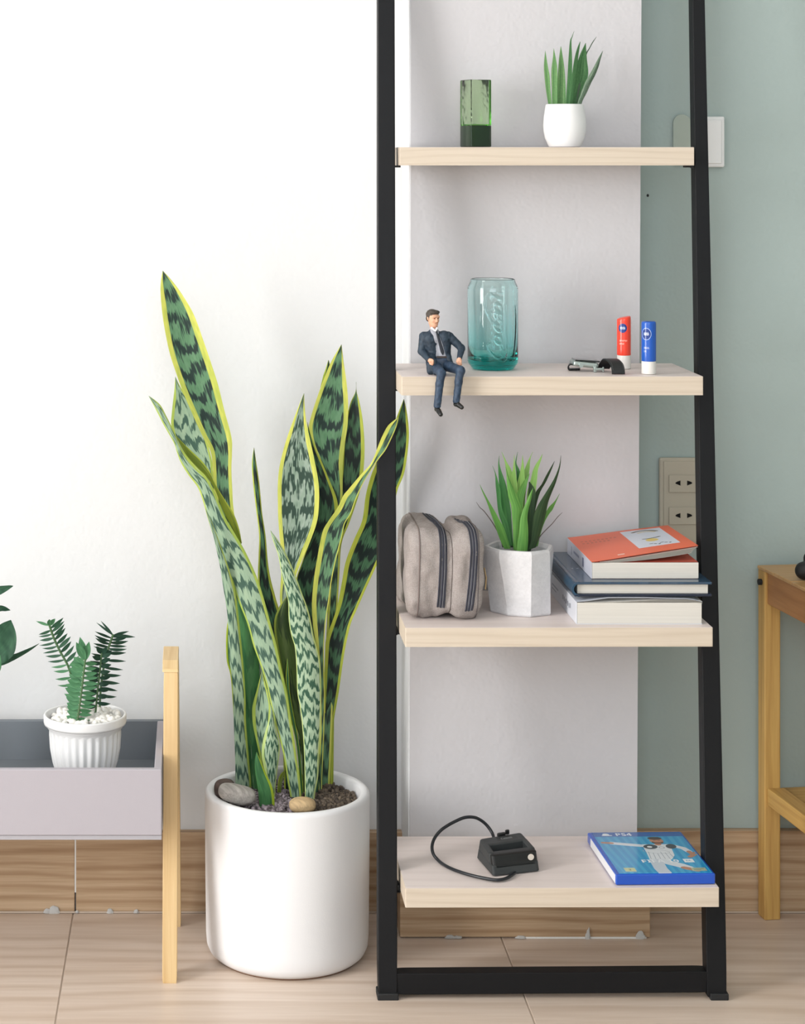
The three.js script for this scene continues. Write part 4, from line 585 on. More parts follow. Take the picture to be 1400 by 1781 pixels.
// ---------------------------------------------------------------- game case on the lowest board
{
  const y = SHELF.y4 + 0.0002, D0 = 2.699, x0 = xAt(1071, D0), w = 0.1312, d = 0.17, h = 0.0145, turn = 0.03;
  const t = thing('game_case', 'blue plastic video game case with a footballer on its cover lying on the lowest board', 'game case', V(x0 + w / 2, y, -D0 - d / 2));
  const loc = (g) => { g.rotateY(turn); g.translate(x0, y, -D0); return g; };   // local: x right, z towards the wall is negative
  const blue = phys({ color: srgb(14, 78, 184), roughness: 0.28, clearcoat: 0.4 });
  part(t, 'case_shell', loc(bx(0, w, 0.0003, h, -d, 0, 0.0022)), blue);
  const cover = canvasTex(768, 960, (g, W2, H2) => {
    g.fillStyle = '#2c9fd4'; g.fillRect(0, 0, W2, H2);
    for (let i = 0; i < 60; i++) { g.strokeStyle = i % 2 ? 'rgba(90,190,226,0.35)' : 'rgba(20,130,196,0.35)'; g.lineWidth = 10 + (i * 7) % 30; g.beginPath(); g.moveTo(-100 + i * 30, H2); g.lineTo(i * 34 - 200, 110); g.stroke(); }
    g.fillStyle = '#1c5fae'; g.fillRect(0, 0, W2, 108);
    g.fillStyle = '#e8f0f8'; g.font = 'bold 88px sans-serif'; g.fillText('PS4', 190, 86); g.beginPath(); g.arc(110, 56, 30, 0, 7); g.fill(); g.fillRect(70, 70, 90, 16);
    // a footballer in a white shirt with dark shoulders
    const skin = '#b98468', limb = (pts, w0, col) => { g.strokeStyle = col; g.lineWidth = w0; g.lineCap = 'round'; g.lineJoin = 'round'; g.beginPath(); g.moveTo(...pts[0]); pts.slice(1).forEach((p) => g.lineTo(...p)); g.stroke(); };
    limb([[350, 330], [240, 300], [110, 262]], 60, '#dfe6ee'); limb([[110, 262], [40, 250]], 40, skin);
    limb([[610, 330], [690, 400], [715, 480]], 58, '#dfe6ee'); limb([[715, 480], [728, 560], [690, 600]], 44, skin); limb([[728, 540], [755, 500]], 20, skin); limb([[735, 560], [764, 545]], 18, skin);
    g.fillStyle = '#e6ebf1'; g.beginPath(); g.moveTo(360, 300); g.lineTo(600, 300); g.lineTo(570, 560); g.lineTo(520, 660); g.lineTo(330, 700); g.lineTo(350, 480); g.closePath(); g.fill();
    g.fillStyle = '#39424e'; g.beginPath(); g.ellipse(420, 356, 62, 54, -0.4, 0, 7); g.fill(); g.beginPath(); g.ellipse(598, 352, 44, 56, 0.3, 0, 7); g.fill();
    g.fillStyle = '#f4f6f8'; g.beginPath(); g.ellipse(412, 360, 22, 20, 0, 0, 7); g.fill(); g.strokeStyle = '#7c8794'; g.lineWidth = 5; g.beginPath(); g.arc(510, 380, 22, 0, 7); g.stroke(); g.strokeStyle = '#aab4bf'; g.beginPath(); g.ellipse(440, 470, 110, 44, 0.2, 0, 7); g.stroke();
    for (let i = 0; i < 6; i++) { g.strokeStyle = 'rgba(120,134,150,0.6)'; g.lineWidth = 6; g.beginPath(); g.moveTo(370 + i * 34, 480 + (i % 3) * 20); g.lineTo(350 + i * 40, 640); g.stroke(); }
    limb([[430, 690], [560, 800], [600, 850]], 96, '#dde4ec'); limb([[380, 700], [370, 860], [380, 950]], 110, '#cdd6e2'); limb([[570, 850], [660, 905]], 60, skin);
    limb([[500, 300], [506, 270]], 56, skin); g.fillStyle = skin; g.beginPath(); g.ellipse(510, 214, 58, 74, 0.06, 0, 7); g.fill();
    g.fillStyle = '#6b4634'; g.beginPath(); g.ellipse(510, 252, 50, 36, 0, 0, 7); g.fill(); g.fillStyle = skin; g.beginPath(); g.ellipse(512, 226, 44, 30, 0, 0, 7); g.fill();
    g.fillStyle = '#3c2a22'; g.beginPath(); g.ellipse(508, 156, 60, 34, 0, 0, 7); g.fill(); g.fillRect(484, 200, 20, 7); g.fillRect(524, 200, 20, 7); g.fillStyle = '#8a4c40'; g.fillRect(494, 252, 36, 7);
    g.fillStyle = '#f2f6fa'; g.font = 'bold 92px sans-serif'; g.fillText('FIFA 19', 250, 724); g.fillRect(610, 648, 84, 80); g.fillStyle = '#4aa6d6'; g.font = 'bold 36px sans-serif'; g.fillText('EA', 628, 700);
    g.fillStyle = '#c9cf9c'; g.fillRect(64, 838, 92, 84); g.fillStyle = '#5d6b4a'; g.font = 'bold 44px sans-serif'; g.fillText('3', 96, 896); g.fillStyle = '#b8bfa0'; g.fillRect(620, 850, 120, 70); g.fillStyle = '#7a8a78'; g.fillRect(636, 870, 88, 12); g.fillRect(636, 892, 60, 10);
  });
  const g = new THREE.BoxGeometry(w - 0.009, 0.0006, d - 0.006); { const p = g.attributes.position, n = g.attributes.normal, uv = g.attributes.uv; for (let i = 0; i < p.count; i++) uv.setXY(i, p.getX(i) / (w - 0.009) + 0.5, 0.5 - p.getZ(i) / (d - 0.006)); }
  g.translate(w / 2 + 0.0008, h + 0.0002, -d / 2); part(t, 'cover_sheet', loc(g), phys({ map: cover, roughness: 0.25, clearcoat: 0.5 }));
  part(t, 'spine_sheet', loc(bx(-0.0005, 0.0004, 0.0022, h - 0.0015, -d + 0.022, -0.003, 0.0002)), phys({ color: srgb(236, 238, 242), roughness: 0.3 }), 'white spine insert');
}
// ---------------------------------------------------------------- battery charger with its cable
{
  const y = SHELF.y4, q = (px, py, d) => at(px, py, d);
  const fl = V(xAt(857.5, 2.731), y + 0.0005, -2.731), fr = V(xAt(939, 2.752), y + 0.0005, -2.752), bl = V(fl.x - 0.012, y + 0.0005, -2.806), br = V(fr.x - 0.012, y + 0.0005, -2.828);
  const H = 0.0275, up = (p, h, dx = 0, dz = 0) => V(p.x + dx, p.y + h, p.z + dz);
  const c8 = [bl, br, fr, fl, up(bl, H, 0.004, 0.004), up(br, H + 0.002, -0.002, 0.004), up(fr, H * 0.98, -0.003, -0.006), up(fl, H * 0.98, -0.003, -0.006)];
  const t = thing('battery_charger', 'small black battery charger on the lowest board with its cable looped beside it', 'charger', V((fl.x + br.x) / 2, y, (fl.z + br.z) / 2));
  const mapped = (g) => { const p = g.attributes.position; for (let i = 0; i < p.count; i++) { const u = p.getX(i), v = p.getY(i), w = p.getZ(i), r = V(0, 0, 0); [[0, 0, 0], [1, 0, 0], [1, 0, 1], [0, 0, 1], [0, 1, 0], [1, 1, 0], [1, 1, 1], [0, 1, 1]].forEach(([a, b, d], k) => r.addScaledVector(c8[k], (a ? u : 1 - u) * (b ? v : 1 - v) * (d ? w : 1 - w))); p.setXYZ(i, r.x, r.y, r.z); } g.computeVertexNormals(); return g; };
  const ub = (x0, x1, y0, y1, z0, z1, r = 0.03) => { const g = new RoundedBoxGeometry(x1 - x0, y1 - y0, z1 - z0, 3, Math.min(r, (x1 - x0) / 2.2, (y1 - y0) / 2.2, (z1 - z0) / 2.2)); g.translate((x0 + x1) / 2, (y0 + y1) / 2, (z0 + z1) / 2); return mapped(g); };
  const black = phys({ color: srgb(50, 53, 54), roughness: 0.55 }), dark = phys({ color: srgb(20, 21, 22), roughness: 0.45 });
  part(t, 'lower_shell', ub(0, 1, 0, 0.52, 0, 1, 0.06), black);
  part(t, 'upper_shell', merged([ub(0, 1, 0.46, 1, 0, 0.42, 0.07), ub(0, 0.12, 0.46, 1, 0.3, 0.9, 0.06), ub(0.88, 1, 0.46, 1, 0.3, 0.9, 0.06)]), black);
  part(t, 'front_lip', ub(0.02, 1, 0.3, 0.97, 0.74, 1.0, 0.08), dark);
  part(t, 'battery_slot', ub(0.1, 0.9, 0.48, 0.54, 0.4, 0.78, 0.01), std({ color: srgb(10, 10, 11), roughness: 0.8 }));
  part(t, 'plug_tab', merged([ub(0.42, 0.62, 0.95, 1.12, -0.04, 0.06, 0.04), ub(0.62, 0.72, 0.98, 1.2, -0.05, 0.03, 0.04)]), dark);
  const lamp = new THREE.CylinderGeometry(0.0042, 0.0042, 0.0012, 24); lamp.rotateX(Math.PI / 2); lamp.scale(1, 0.95, 1); { const p = q(923.5, 1491, 2.738); lamp.rotateY(0.25); lamp.translate(p.x, p.y, fr.z + 0.0132); } part(t, 'sticker', lamp, std({ color: srgb(214, 206, 196), roughness: 0.6 }), 'round pale sticker');
  const txt = canvasTex(256, 64, (g, a, b) => { g.fillStyle = '#262829'; g.fillRect(0, 0, a, b); g.fillStyle = '#8b8f90'; g.font = 'bold 46px serif'; g.fillText('Canon', 50, 48); });
  const tg = new THREE.BufferGeometry(); { const a = [0.36, 0.82, 0.1, 0.3], y1 = 1.004, v = [[a[0], y1, a[3]], [a[1], y1, a[3]], [a[1], y1, a[2]], [a[0], y1, a[2]]]; tg.setAttribute('position', new THREE.Float32BufferAttribute(v.flat(), 3)); tg.setAttribute('uv', new THREE.Float32BufferAttribute([0, 0, 1, 0, 1, 1, 0, 1], 2)); tg.setIndex([0, 1, 2, 0, 2, 3]); mapped(tg); }
  part(t, 'print', tg, phys({ map: txt, roughness: 0.55 }));
  const s = y + 0.0035, ds = (py) => depthOn(py, s);
  const pts = [q(860, 1462, 2.822), q(856, 1449, 2.834), q(848, 1437, 2.838), q(839, 1428.5, 2.838), q(828, 1422.5, 2.836), q(817, 1421, 2.834), q(806, 1422.5, 2.832), q(793, 1428, 2.829), q(779, 1435.5, 2.825), q(767, 1444, 2.82), q(757.5, 1455, 2.815), q(752.5, 1466, 2.808), q(751.5, 1477, 2.80), q(754.5, 1487, 2.794), q(762, 1496, ds(1496)), q(779, 1508, ds(1508)), q(800, 1516.5, ds(1516.5)), q(822, 1523, ds(1523)), q(845, 1528, ds(1528)), q(862, 1530.5, ds(1530.5)), q(874, 1529.5, ds(1529.5)), q(884, 1526, ds(1526)), q(896, 1518, ds(1518))];
  part(t, 'cable', tube(pts, 0.0022, 200, 12), phys({ color: srgb(30, 33, 38), roughness: 0.35 }));
}
// ---------------------------------------------------------------- books on the third board
const paper = std({ map: dataTex(32, 512, (u, v) => { const k = hash(3, v * 512) * 26 + wrapNoise(u * 4, v * 60, 4, 60) * 10; return [198 + k * 0.7, 194 + k * 0.7, 186 + k * 0.7]; }, true, 1, 30), roughness: 0.9 });
const sheet = std({ color: srgb(236, 232, 224), roughness: 0.9 });
// a curved sheet of paper or card, lifted off its book: outline in x and depth, height from fn(x, z)
function liftSheet(x0, x1, z0, z1, fn, th, map) {
  const nx = 16, nz = 8, pos = [], uv = [], idx = [], layer = (off) => { for (let j = 0; j <= nz; j++) for (let i = 0; i <= nx; i++) { const x = mix(x0, x1, i / nx), z = mix(z0, z1, j / nz); pos.push(x, fn(i / nx, j / nz) + off, z); uv.push(i / nx, j / nz); } };
  layer(th / 2); layer(-th / 2); const n = (nx + 1) * (nz + 1), I = (i, j) => j * (nx + 1) + i;
  const quad = (a, b, c, d) => idx.push(a, b, c, a, c, d);
  for (let j = 0; j < nz; j++) for (let i = 0; i < nx; i++) { quad(I(i, j), I(i + 1, j), I(i + 1, j + 1), I(i, j + 1)); quad(n + I(i, j), n + I(i, j + 1), n + I(i + 1, j + 1), n + I(i + 1, j)); }
  for (let i = 0; i < nx; i++) { quad(I(i, 0), n + I(i, 0), n + I(i + 1, 0), I(i + 1, 0)); quad(I(i, nz), I(i + 1, nz), n + I(i + 1, nz), n + I(i, nz)); }
  for (let j = 0; j < nz; j++) { quad(I(0, j), I(0, j + 1), n + I(0, j + 1), n + I(0, j)); quad(I(nx, j), n + I(nx, j), n + I(nx, j + 1), I(nx, j + 1)); }
  const g = new THREE.BufferGeometry(); g.setAttribute('position', new THREE.Float32BufferAttribute(pos, 3)); g.setAttribute('uv', new THREE.Float32BufferAttribute(uv, 2)); g.setIndex(idx); g.computeVertexNormals(); return g;
}
const B3 = SHELF.y3, y2b = B3 + 0.0300 + 0.0058, y2t = y2b + 0.0193;   // heights of the stack
{ // lowest: thick pale paperback with a curling cover
  const x0 = xAt(1003, 2.736), x1 = xAt(1220.5, 2.736), zf = -2.736, zb = -2.934, y0 = B3 + 0.0006, yt = B3 + 0.0285;
  const t = thing('white_paperback', 'thick white paperback with a curling cover, lowest of the three stacked books', 'book', V((x0 + x1) / 2, B3, (zf + zb) / 2));
  const g = bx(x0 + 0.0006, x1, y0, yt, zb + 0.001, zf, 0.0006); { const uv = g.attributes.uv, p = g.attributes.position; for (let i = 0; i < uv.count; i++) uv.setXY(i, p.getX(i) * 4, p.getY(i)); } part(t, 'page_block', g, paper);
  const cov = phys({ color: srgb(222, 226, 236), roughness: 0.32 });
  const spine = canvasTex(512, 96, (k, a, b) => { k.fillStyle = '#dfe2ea'; k.fillRect(0, 0, a, b); k.fillStyle = '#59606e'; for (let i = 0; i < 7; i++) k.fillRect(250 + i * 24, 34 + (i % 3) * 3, 12, 22); k.fillStyle = '#9aa2b2'; k.fillRect(30, 38, 130, 8); k.fillRect(30, 58, 90, 6); });
  const bulge = 0.0065, lift = (u, v) => yt + 0.0012 + (0.0048 * smooth(0, 0.35, u)) * mix(1, 0.6, v) + 0.0012 * Math.sin(u * 5 + v);
  part(t, 'front_cover', liftSheet(x0, x1 + 0.0008, zf + 0.0004, zb, (u, v) => Math.min(y2b - 0.0009, lift(u, v)) - 0.004 * smooth(0.9, 1, u) * (1 - v * 0.5), 0.0005), cov);
  for (let i = 0; i < 4; i++) part(t, 'loose_page', liftSheet(x0 + 0.01, x1 + 0.0006, zf + 0.0002, zb + 0.001, (u, v) => yt + 0.0002 + (0.0009 * (4 - i) * smooth(0.05, 0.75, u)) * (1 - 0.3 * v) - 0.0022 * smooth(0.9, 1, u), 0.00014), sheet);
  part(t, 'back_cover', bx(x0, x1 + 0.0006, B3 + 0.0001, B3 + 0.0007, zb, zf + 0.0004, 0.0002), cov);
  const sg = bx(x0 - 0.0006, x0 + 0.0004, y0 - 0.0004, yt + 0.001, zb, zf + 0.0003, 0.0003); { const uv = sg.attributes.uv, p = sg.attributes.position; for (let i = 0; i < uv.count; i++) uv.setXY(i, (p.getZ(i) - zb) / (zf - zb), (p.getY(i) - y0) / (yt - y0)); } part(t, 'spine', sg, phys({ map: spine, roughness: 0.35 }));
}
{ // middle: dark blue hardback
  const x0 = xAt(995.5, 2.739), x1 = xAt(1238.5, 2.739), zf = -2.739, zb = -2.952;
  const t = thing('blue_hardback', 'glossy dark blue hardback between the white paperback and the orange book', 'book', V((x0 + x1) / 2, y2b, (zf + zb) / 2));
  const cov = phys({ roughness: 0.25, clearcoat: 0.2, map: canvasTex(512, 512, (k) => { const gr = ['#5f6f80', '#3f5870', '#2d4a66', '#54626e']; k.fillStyle = '#31475c'; k.fillRect(0, 0, 512, 512); for (let i = 0; i < 70; i++) { k.fillStyle = gr[i % 4]; k.globalAlpha = 0.3; k.beginPath(); k.ellipse((i * 97) % 512, (i * 61) % 512, 30 + (i * 13) % 60, 10 + (i * 7) % 24, i, 0, 7); k.fill(); } k.globalAlpha = 1; k.fillStyle = '#b8c4cc'; k.font = 'bold 30px serif'; k.fillText('• • •', 20, 300); }) });
  const navy = phys({ color: srgb(22, 32, 52), roughness: 0.35 });
  const top = bx(x0 + 0.003, x1, y2t - 0.0034, y2t, zb, zf, 0.0013); { const uv = top.attributes.uv, p = top.attributes.position; for (let i = 0; i < uv.count; i++) uv.setXY(i, (p.getX(i) - x0) / (x1 - x0), (p.getZ(i) - zf) / (zb - zf)); }
  part(t, 'front_board', top, cov); part(t, 'back_board', bx(x0 + 0.003, x1, y2b, y2b + 0.0034, zb, zf, 0.0013), navy);
  const s = new THREE.Shape(), R = (y2t - y2b) / 2; s.moveTo(0.008, R); s.absarc(0.008, 0, R, Math.PI / 2, Math.PI * 1.5, false); s.lineTo(0.008, -R + 0.0026); s.absarc(0.008, 0, R - 0.0026, Math.PI * 1.5, Math.PI / 2, true); s.lineTo(0.008, R);
  const sg = new THREE.ExtrudeGeometry(s, { depth: zf - zb - 0.0006, bevelEnabled: true, bevelSize: 0.0002, bevelThickness: 0.0002, bevelSegments: 1, curveSegments: 20 }); sg.translate(x0 + 0.0012, (y2b + y2t) / 2, zb + 0.0003); part(t, 'spine', sg, phys({ color: srgb(30, 66, 90), roughness: 0.28 }));
  const pg = bx(x0 + 0.0075, x1 - 0.0042, y2b + 0.0033, y2t - 0.0033, zb + 0.003, zf - 0.0055, 0.0004); { const uv = pg.attributes.uv, p = pg.attributes.position; for (let i = 0; i < uv.count; i++) uv.setXY(i, p.getX(i) * 4, p.getY(i)); } part(t, 'page_block', pg, paper);
}
{ // top: orange paperback, its cover and first leaves standing open
  const x0 = xAt(1029, 2.76), x1 = xAt(1215, 2.76), zf = -2.76, zb = -2.938, y0 = y2t + 0.0003, yt = y0 + 0.0215;
  const t = thing('orange_paperback', 'orange paperback with a pale picture panel, lying open topmost on the book stack', 'book', V((x0 + x1) / 2, y0, (zf + zb) / 2));
  const g = bx(x0 + 0.0006, x1, y0 + 0.0005, yt, zb + 0.001, zf, 0.0006); { const uv = g.attributes.uv, p = g.attributes.position; for (let i = 0; i < uv.count; i++) uv.setXY(i, p.getX(i) * 4, p.getY(i)); } part(t, 'page_block', g, paper);
  part(t, 'back_cover', liftSheet(x0, x1 - 0.001, zf + 0.0004, zb, (u) => y0 + 0.0003 + 0.0016 * 0 * u, 0.0005), phys({ color: srgb(226, 214, 212), roughness: 0.35 }));
  const print = canvasTex(768, 1024, (k, a, b) => {
    k.fillStyle = '#ee7250'; k.fillRect(0, 0, a, b);
    k.save(); k.fillStyle = '#dde3f0'; k.beginPath(); k.moveTo(388, 60); k.lineTo(690, 60); k.lineTo(690, 800); k.lineTo(388, 800); k.closePath(); k.fill();
    k.strokeStyle = '#6a5c48'; k.lineWidth = 30; k.lineCap = 'round'; k.beginPath(); k.moveTo(470, 150); k.quadraticCurveTo(560, 60, 640, 190); k.stroke(); k.strokeStyle = '#ddc88c'; k.lineWidth = 20; k.beginPath(); k.moveTo(500, 196); k.quadraticCurveTo(570, 140, 620, 216); k.stroke();
    k.fillStyle = '#e8cf78'; k.beginPath(); k.ellipse(536, 540, 46, 60, 0, 0, 7); k.fill(); k.strokeStyle = '#4c4436'; k.lineWidth = 22; k.beginPath(); k.moveTo(486, 470); k.quadraticCurveTo(560, 480, 610, 440); k.stroke();
    k.fillStyle = '#4a4a50'; for (let i = 0; i < 6; i++) { k.beginPath(); k.ellipse(500 + i * 26, 690 + (i % 3) * 22, 16, 9, i, 0, 7); k.fill(); } k.restore();
    k.save(); k.fillStyle = '#cf6544'; for (const [n, yy] of [[9, 250], [7, 330]]) for (let i = 0; i < n; i++) k.fillRect(60 + i * 31, yy - 30 + (i * 7) % 9, 17, 30 + (i * 5) % 11); k.restore(); k.fillStyle = '#f6e2d6'; k.fillRect(210, 900, 50, 26);
  });
  // the cover rises to the right; it is highest along the fore edge
  const rise = (k, far) => (u, v) => yt + 0.0006 + k * (0.022 * Math.pow(u, 1.15) * mix(1, far, v) + 0.0012 * Math.sin(u * 3.1));
  const cv = liftSheet(x0 - 0.0004, x1 - 0.0006, zf + 0.0003, zb, rise(1, 0.8), 0.0006); { const uv = cv.attributes.uv; }
  part(t, 'front_cover', cv, phys({ map: print, roughness: 0.42 }));
  [0.97, 0.95, 0.92, 0.88, 0.83, 0.77, 0.70, 0.62].forEach((k, i) => part(t, 'loose_page', liftSheet(x0 + 0.002, x1 - 0.001 - i * 0.0012, zf + 0.0002, zb + 0.001, (u, v) => yt + 0.0003 + k * (0.022 * Math.pow(u, 1.15 + i * 0.10) * mix(1, 0.8, v)) - 0.0008, 0.00016), sheet));
  part(t, 'flyleaf', liftSheet(x0 + 0.004, x1 - 0.0008, zf, zb + 0.001, (u, v) => yt + 0.0004 + 0.0004 * u, 0.0002), std({ color: srgb(206, 98, 78), roughness: 0.7 }), 'red flyleaf under the lifted pages');
  const sp = canvasTex(512, 64, (k, a, b) => { k.fillStyle = '#c9cbd8'; k.fillRect(0, 0, a, b); k.fillStyle = '#4f5678'; k.fillRect(92, 16, 10, 34); k.fillRect(330, 14, 26, 36); k.fillStyle = '#8a90aa'; k.fillRect(140, 24, 120, 10); });
  const sg = bx(x0 - 0.0006, x0 + 0.0004, y0, yt + 0.0008, zb, zf + 0.0003, 0.0003); { const uv = sg.attributes.uv, p = sg.attributes.position; for (let i = 0; i < uv.count; i++) uv.setXY(i, (p.getZ(i) - zb) / (zf - zb), (p.getY(i) - y0) / (yt - y0)); } part(t, 'spine', sg, phys({ map: sp, roughness: 0.35 }));
}
// ---------------------------------------------------------------- grey double pouch
{
  const y = SHELF.y3, xa = 0.2795, t = thing('travel_pouch', 'grey fabric double pouch with two dark zips standing on the third board', 'pouch', V(0.333, y, -2.835));
  const z0 = -2.752, z1 = -2.926, top = y + 0.118;
  // rounded block with squashed folds; the two compartments meet in a deep crease
  const lobe = (cx, hx, zf, zb, ht, lean) => (X, Y, Z) => {
    const v = (Y - y) / ht, cz = (zf + zb) / 2, hz = (zf - zb) / 2 * mix(1.0, 0.93, clamp(v, 0, 1)), R = 0.028;
    const qx = Math.abs(X - cx - lean * (Y - y)) - (hx * (1 - 0.22 * Math.max(0, v - 0.35) - 0.1 * Math.max(0, 0.25 - v)) - 0.016), qy = Math.abs(Y - y - ht / 2 - 0.0005) - (ht / 2 - R), qz = Math.abs(Z - cz) - (hz - R);
    const d = Math.hypot(Math.max(qy, 0), Math.max(qz, 0)) + Math.min(Math.max(qy, qz), 0) - R;      // rounded in side view
    const e = Math.max(qx, -0.02); const w = Math.hypot(Math.max(d + 0.014, 0), Math.max(e, 0)) - 0.014 + Math.min(Math.max(d + 0.014, e), 0);
    return w;
  };
  const la = lobe(0.3105, 0.0325, z0, z1, 0.119, 0.02), lb = lobe(0.3605, 0.0245, z0 + 0.004, z1 + 0.006, 0.118, 0.05);
  const field = (X, Y, Z) => {
    const f = 0.0022 * Math.sin(X * 120 + Y * 46 + Z * 30) * smooth(y + 0.1, y, Y) + 0.0042 * (fbm(X * 46 + 3, Y * 34 + Z * 16, 3) - 0.5) * 2 + 0.006 * (fbm(X * 70, Y * 22 + 9, 2) - 0.5) * smooth(y + 0.05, y, Y);
    return Math.max(smin(la(X, Y, Z), lb(X, Y, Z), 0.013) - f, y + 0.0003 - Y);
  };
  const fabric = std({ map: dataTex(256, 256, (u, v) => { const k = hash(u * 256, v * 256) * 30 + wrapNoise(u * 128, v * 128, 128, 128) * 22 + wrapNoise(u * 9, v * 9, 9, 9) * 10; return [130 + k, 121 + k, 117 + k]; }, true, 14, 14), roughness: 0.95, bumpMap: weaveBump, bumpScale: 0.0004 });
  part(t, 'body', netOf(field, V(0.268, y - 0.004, -2.94), V(0.398, y + 0.128, -2.735), 0.0022), fabric);
  // a line on the surface, found by walking in from outside along rays in the plane x = const
  const onSurf = (X, a) => { const cy = y + 0.055, cz = (z0 + z1) / 2, dy = Math.sin(a), dz = Math.cos(a); let r = 0.16; for (let i = 0; i < 200; i++) { const d = field(X, cy + dy * r, cz + dz * r); if (d < 0.00005) break; r -= Math.max(d * 0.6, 0.0002); } return V(X, cy + dy * r, cz + dz * r); };
  const strip = (fx, a0, a1, wid, th, n = 40) => { const rings = []; for (let i = 0; i <= n; i++) { const s = i / n, a = mix(a0, a1, s), X = fx(s), w = typeof wid === 'function' ? wid(s) : wid, p = onSurf(X - w / 2, a), q = onSurf(X + w / 2, a), o = V(0, Math.sin(a), Math.cos(a)); rings.push([p.clone().addScaledVector(o, th), q.clone().addScaledVector(o, th), q.clone().addScaledVector(o, -th), p.clone().addScaledVector(o, -th)]); } return loft(rings); };
  const tape = std({ color: srgb(92, 92, 98), roughness: 0.9 }), navy = std({ color: srgb(46, 48, 60), roughness: 0.8 }), teeth = std({ color: srgb(150, 150, 158), roughness: 0.6 });
  const zip = (fx, a0, a1) => {
    const z = part(t, 'zipper', strip(fx, a0, a1, 0.0105, 0.0010), tape);
    part(z, 'zipper_edge', strip((s) => fx(s) - 0.0042, a0, a1, 0.0016, 0.0017), navy); part(z, 'zipper_edge', strip((s) => fx(s) + 0.0042, a0, a1, 0.0016, 0.0017), navy);
    part(z, 'zipper_coil', strip(fx, a0, a1, 0.0024, 0.0020), navy); part(z, 'zipper_coil', strip((s) => fx(s) + 0.0018, a0, a1, 0.0007, 0.0021), teeth);
  };
  zip((s) => 0.3215 + 0.0075 * Math.sin(s * 2.9) + 0.003 * s, 2.2, -0.42);
  zip((s) => 0.3615 + 0.0115 * Math.sin(s * 2.6) - 0.004 * s, 1.75, -0.44);
  const seam = (fx, a0, a1, r, m) => { const pts = []; for (let i = 0; i <= 40; i++) { const a = mix(a0, a1, i / 40), p = onSurf(fx(i / 40), a); pts.push(p); } part(t, 'piping', tube(pts, r, 120, 6), m); };
  seam((s) => 0.2985 + 0.003 * Math.sin(s * 3) - 0.004 * s, 2.6, -0.72, 0.0011, std({ color: srgb(120, 108, 104), roughness: 0.9 }));
  seam((s) => 0.3775 + 0.002 * Math.sin(s * 3) - 0.004 * s, 1.9, -0.70, 0.0009, std({ color: srgb(104, 98, 98), roughness: 0.9 }));
  seam((s) => 0.3365 + 0.006 * Math.sin(s * 3), 1.7, -0.66, 0.0007, std({ color: srgb(96, 88, 84), roughness: 0.9 }));
  const tab = [V(0.3905, y + 0.062, -2.80), V(0.3925, y + 0.050, -2.797), V(0.3915, y + 0.034, -2.795)]; part(t, 'pull_tab', loft(tab.map((p, i) => { const w = [0.0022, 0.0034, 0.001][i]; return [V(p.x - 0.0008, p.y, p.z - w), V(p.x + 0.0008, p.y, p.z - w), V(p.x + 0.0008, p.y, p.z + w), V(p.x - 0.0008, p.y, p.z + w)]; })), std({ color: srgb(206, 176, 132), roughness: 0.7 }), 'tan pull tab');
}
